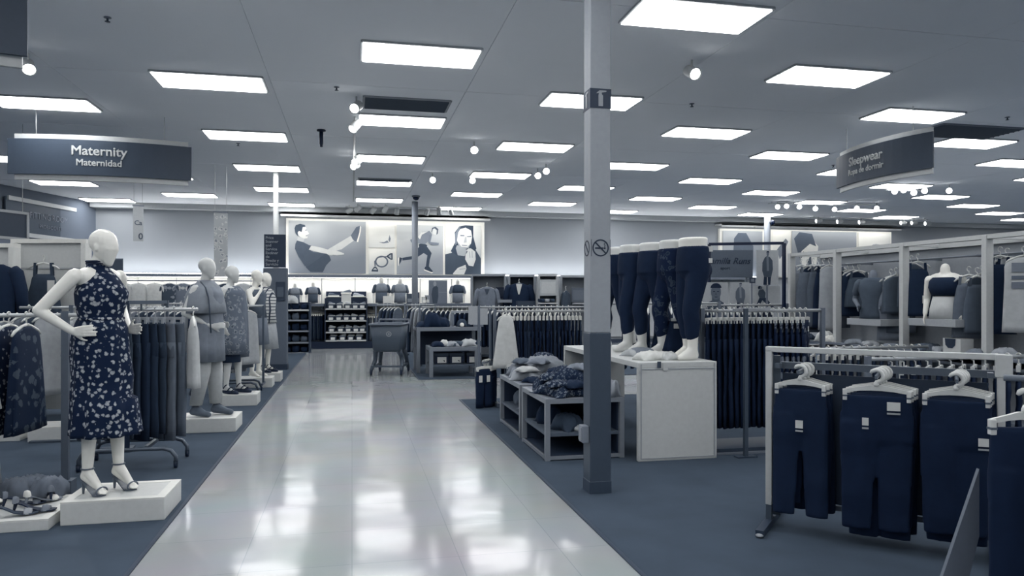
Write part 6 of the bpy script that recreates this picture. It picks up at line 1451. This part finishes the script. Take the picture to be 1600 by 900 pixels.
# ================================================================= FAR DISPLAY TABLES AND RACKS
def far_table(lab, px0, px1, pyt, Y, depth, shelf_py=None, L=126):
    x0, x1 = xy(px0, Y), xy(px1, Y); z = at_y(px0, pyt, Y).z
    return table(lab, x0, x1, Y, Y + depth, z, at_y(px0, shelf_py, Y).z if shelf_py else None, L, False, .07), x0, x1, z, Y
t, x0, x1, z, Y = far_table('tall grey display table in the far menswear area', 651, 752, 512, 14.6, .8)
MB().box(-(x1 - x0) / 2 + .08, (x1 - x0) / 2 - .08, .3, .33, .1, z - .1).build('back_panel', M(36, .5), t)
for k, (px, w_, d_, h_, L, nm) in enumerate([(662, .3, .25, .12, 40, 'dark stack'), (676, .32, .3, .3, 24, 'dark folded pile'), (690, .3, .28, .2, 30, 'dark folded pile'), (722, .2, .2, .16, 60, 'grey bundle'), (738, .22, .2, .18, 44, 'dark bundle')]):
    o = place(crumple_mesh(w_, d_, h_, 100 + k, 12), 'folded_garment', cloth(L), None, (xy(px, Y + .3), Y + .3, z + .002)); tag(o, '%s, %s from the left on the tall far display table' % (nm, ORD[k]), 'garment', 'garments on the tall far table')
sb = thing('table_sign', 'white card sign standing on the tall far display table', 'sign', (xy(747, Y + .2), Y + .2, z)); MB().box(-.2, .2, -.008, 0, .04, .42).build('card', M(160, .5), sb); MB().box(-.1, .1, -.05, .05, 0, .04).build('foot', M(110, .5), sb)
sb = thing('table_riser', 'grey two tier riser on the tall far display table', 'riser', (xy(727, Y + .45), Y + .5, z)); MB().box(-.28, .28, -.12, .2, .28, .32).build('tier', M(150, .5), sb)
for s in (-1, 1): MB().box(s * .26 - .02, s * .26 + .02, -.1, .18, 0, .28).build('side', M(120, .5), sb)
o = thing('light_ball', 'small white ball on the tall far display table', 'ball', (xy(722, Y + .06), Y + .08, z)); MB().ell((0, 0, .045), (.045, .045, .045)).build('ball', M(235, .3), o); MB().lathe([(.025, 0), (.02, .012)], n=10).build('foot', M(120, .5), o)
t, x0, x1, z, Y2 = far_table('low grey display table in front of the tall far one', 671, 748, 543, 13.75, .75, 571)
for k, (px, w_, d_, h_, L, nm) in enumerate([(684, .24, .3, .1, 24, 'dark folded stack'), (694, .16, .2, .13, 200, 'white bundle'), (706, .24, .3, .1, 150, 'pale folded stack'), (716, .24, .26, .1, 70, 'grey folded stack'), (733, .3, .3, .14, 170, 'pale folded stack'), (742, .24, .24, .12, 40, 'dark folded stack')]):
    o = place(crumple_mesh(w_, d_, h_, 110 + k, 12), 'folded_garment', cloth(L), None, (xy(px, Y2 + .3), Y2 + .3, z + .002)); tag(o, '%s, %s from the left on the low far display table' % (nm, ORD[k]), 'garment', 'garments on the low far table')
zsh = at_y(671, 571, Y2).z
for k, px in enumerate((691, 714, 741)):
    o = thing('shoe_box', '%s dark box with white label from the left under the low far table' % ORD[k], 'box', (xy(px, Y2 + .1), Y2 + .3, zsh + .012), 0, 'boxes under the low far table'); MB().box(-.13, .13, -.14, .16, 0, .15).build('carton', M(30, .6), o); MB().box(-.135, .135, -.15, .16, .15, .2).build('lid', M(58, .6), o)
    MB().box(-.085, .085, -.146, -.141, .015, .125).build('label_panel', M(205, .5), o); MB().prism([(.02, .06), (.06, .03), (.05, .07)], (0, -.147, 0), (1, 0, 0), (0, 0, 1), (0, -.002, 0)).build('label_mark', M(40, .5), o)
rack('far menswear rack behind the display tables', 1.45, 3.4, 16.2, 1.28)
for k in range(15):
    hang('shirt', top_mesh(.8, .40, .40, .024, .3, 0, .36, 12, k % 5), cloth(rnd.choice([14, 20, 40, 150, 24, 60])), (1.65 + k * .105, 16.2, 1.28), math.radians(66), '%s shirt from the left on the far menswear rack' % ORD[k], '', 'shirts on the far menswear rack', .085, (), .4, False, 'shirt', False, M(214, .4))
# garments beside the cart
rack('short clothes rack just right of the shopping cart', 1.2, 1.9, 17.2, 1.32)
for k in range(5):
    hang('shirt', top_mesh(1.0, .42, .44, .024, .4, 0, .36, 14, k), cloth((44, 120, 150, 140, 60)[k]), (1.36 + k * .085, 17.2, 1.32), math.radians(58), '%s long shirt from the left just right of the shopping cart' % ORD[k], '', 'long shirts right of the cart', .085, (), .42, False, 'shirt', False, M(200, .4))
rack('clothes rack behind the shopping cart', .6, 1.4, 19.2, 1.3)
for k in range(5):
    hang('shirt', top_mesh(.8, .42, .44, .024, .4, 0, .36, 14, k), cloth((60, 30, 70, 44, 90)[k]), (.8 + k * .09, 19.2, 1.3), math.radians(58), '%s shirt from the left behind the shopping cart' % ORD[k], '', 'shirts behind the cart', .085, (), .42, False, 'shirt', False, M(200, .4))
# grey wall bays right of the left poster box
def bay(px0, px1, py0, z, lab, L, Lb):
    a, b_ = ray(px0, py0, z), ray(px1, py0, z); t = thing('display_bay', lab, 'display bay', ((a.x + b_.x) / 2, (a.y + b_.y) / 2, .006), math.atan2(b_.y - a.y, b_.x - a.x)); w = (b_.xy - a.xy).length / 2 - .035
    MB().box(-w, w, .3, .34, 0, a.z).build('back_panel', M(L, .6), t); MB().box(-w, w, -.05, .34, a.z, a.z + .05).build('header', M(Lb, .5), t)
    for s in (-1, 1): MB().box(s * w - .03, s * w + .03, -.05, .34, 0, a.z).build('upright', M(Lb, .5), t)
    MB().box(-w, w, -.05, .3, .1, .14).build('base_deck', M(70, .5), t)
    return t
ZB = 17.2
bay(735, 792, 432, ZB, 'grey display bay with a hanging grey sweater', 132, 136)
bay(793, 838, 433, ZB, 'display bay with a dark jacket', 60, 140)
bay(839, 873, 432, ZB - .4, 'pale shelf bay between the jacket and the grey pillar', 150, 170)
bay(874, 925, 434, ZB, 'display bay with dark clothes just left of the grey pillar', 140, 150)
p = ray(761, 447, ZB - .25); hang('sweater', top_mesh(.55, .44, .40, .06, .45, 0, .3, 18, 2), cloth(112), (p.x, p.y, p.z + .05), -YAW, 'grey v-neck sweater hanging in the grey display bay', 'pale hanger of the grey v-neck sweater', 'sweater in the grey bay', .07, (), .4, False, 'sweater', True)
MB().prism([(-.06, 0), (.06, 0), (0, -.14)], (0, -.066, -.05), (1, 0, 0), (0, 0, 1), (0, -.004, 0)).build('v_neck', M(64, .7), [o for o in bpy.data.objects if o.get('label') == 'grey v-neck sweater hanging in the grey display bay'][0])
p = ray(811, 441, ZB - .25); hang('jacket', top_mesh(.6, .5, .46, .08, .4, 0, .3, 18, 3), cloth(24), (p.x, p.y, p.z + .05), -YAW, 'dark jacket over a white shirt hanging in the far display bay', 'pale hanger of the dark jacket', 'jacket in the far bay', .07, (), .4, False, 'jacket', True)
MB().prism([(-.07, -.02), (.07, -.02), (.01, -.26), (-.02, -.26)], (0, -.085, 0), (1, 0, 0), (0, 0, 1), (0, -.004, 0)).build('shirt_front', M(200, .7), [o for o in bpy.data.objects if o.get('label', '').startswith('dark jacket over')][0])
def bay_box(px0, px1, y0, y1, z, L, nm, lab, cat, d=.1):
    a, b_ = ray(px0, y0, z), ray(px1, y1, z); w = (b_.xy - a.xy).length / 2; t = thing(nm, lab, cat, ((a.x + b_.x) / 2, (a.y + b_.y) / 2, b_.z), -YAW); h = a.z - b_.z
    MB().box(-w, w, -d / 2, d / 2, 0, h).build('body', M(L, .5), t); MB().box(-w * .8, w * .8, -d / 2 - .004, -d / 2, h * .15, h * .85).build('face', M(min(230, L + 14), .5), t); return t
bay_box(775, 799, 449, 466, ZB + .15, 24, 'wall_screen', 'dark flat panel beside the grey sweater', 'panel')
bay_box(778, 800, 468, 473, ZB - .2, 120, 'shelf_block', 'grey shelf block under the dark flat panel', 'shelf', .3)
bay_box(806, 836, 470, 478, ZB - .2, 44, 'shelf_block', 'dark shelf block under the jacket', 'shelf', .3)
bay_box(843, 870, 437, 462, ZB - .45, 168, 'bay_cabinet', 'pale lit cabinet front in the shelf bay', 'cabinet', .3)
for k in range(6):
    p = ray(845 + 8 * (k % 3), 472 if k < 3 else 478, ZB - .7); o = place(pile_mesh(.12, .25, .07, k, 10, .6), 'folded_stack', cloth([40, 150, 60, 90, 44, 130][k]), None, (p.x + .04, p.y + .1, p.z)); tag(o, '%s small folded stack from the left, %s row of the pale shelf bay' % (ORD[k % 3], 'upper' if k < 3 else 'lower'), 'folded clothes')
for y in (473.2, 479.2):
    bay_box(841, 871, y, y + 1.6, ZB - .6, 180, 'shelf_board', '%s thin shelf in the pale shelf bay' % ('upper' if y < 475 else 'lower'), 'shelf', .4)
bay_box(893, 919, 450, 472, ZB + .1, 96, 'wall_poster', 'grey picture panel just left of the grey pillar', 'poster', .02)
bay_box(894, 920, 473, 475.5, ZB - .1, 150, 'shelf_board', 'white shelf under the grey picture panel', 'shelf', .3)
p = ray(884, 449, ZB - .2); hang('jacket', top_mesh(.6, .3, .3, .05, .4, 0, .3, 14, 4), cloth(70), (p.x, p.y, p.z), .9, 'slim grey jacket hanging beside the picture panel', 'pale hanger of the slim grey jacket', 'jacket by picture panel', .07, (), .26, False, 'jacket', True)
# second rack line right of the black trousers, seen beside the pillar, and the white table stock
rack('clothes rack of dark garments behind the far end of the white table', 2.15, 4.1, 12.6, 1.33)
for k in range(14):
    hang('shirt', top_mesh(.8, .40, .40, .024, .3, 0, .36, 12, k % 5), cloth(rnd.choice([10, 14, 24, 40])), (2.4 + k * .105, 12.6, 1.33), math.radians(66), '%s dark garment from the left on the rack behind the white table' % ORD[k], '', 'garments behind the white table', .085, (), .4, False, 'shirt', False, M(214, .4))
# grey wall fixtures under the ledge at the right of the back wall
for k, (px, L) in enumerate([(1268, 70), (1290, 90), (1115, 120), (1235, 160)]):
    x = xy(px, 22.4); t = thing('wall_poster', '%s grey picture panel from the left under the right poster box' % ORD[[2, 3, 0, 1][k]], 'poster', (x, 22.6, 1.2)); MB().box(-.35, .35, -.02, 0, 0, .75).build('sheet', M(L, .5), t); MB().box(-.37, .37, -.03, -.02, -.03, 0).build('rail', M(150, .5), t)
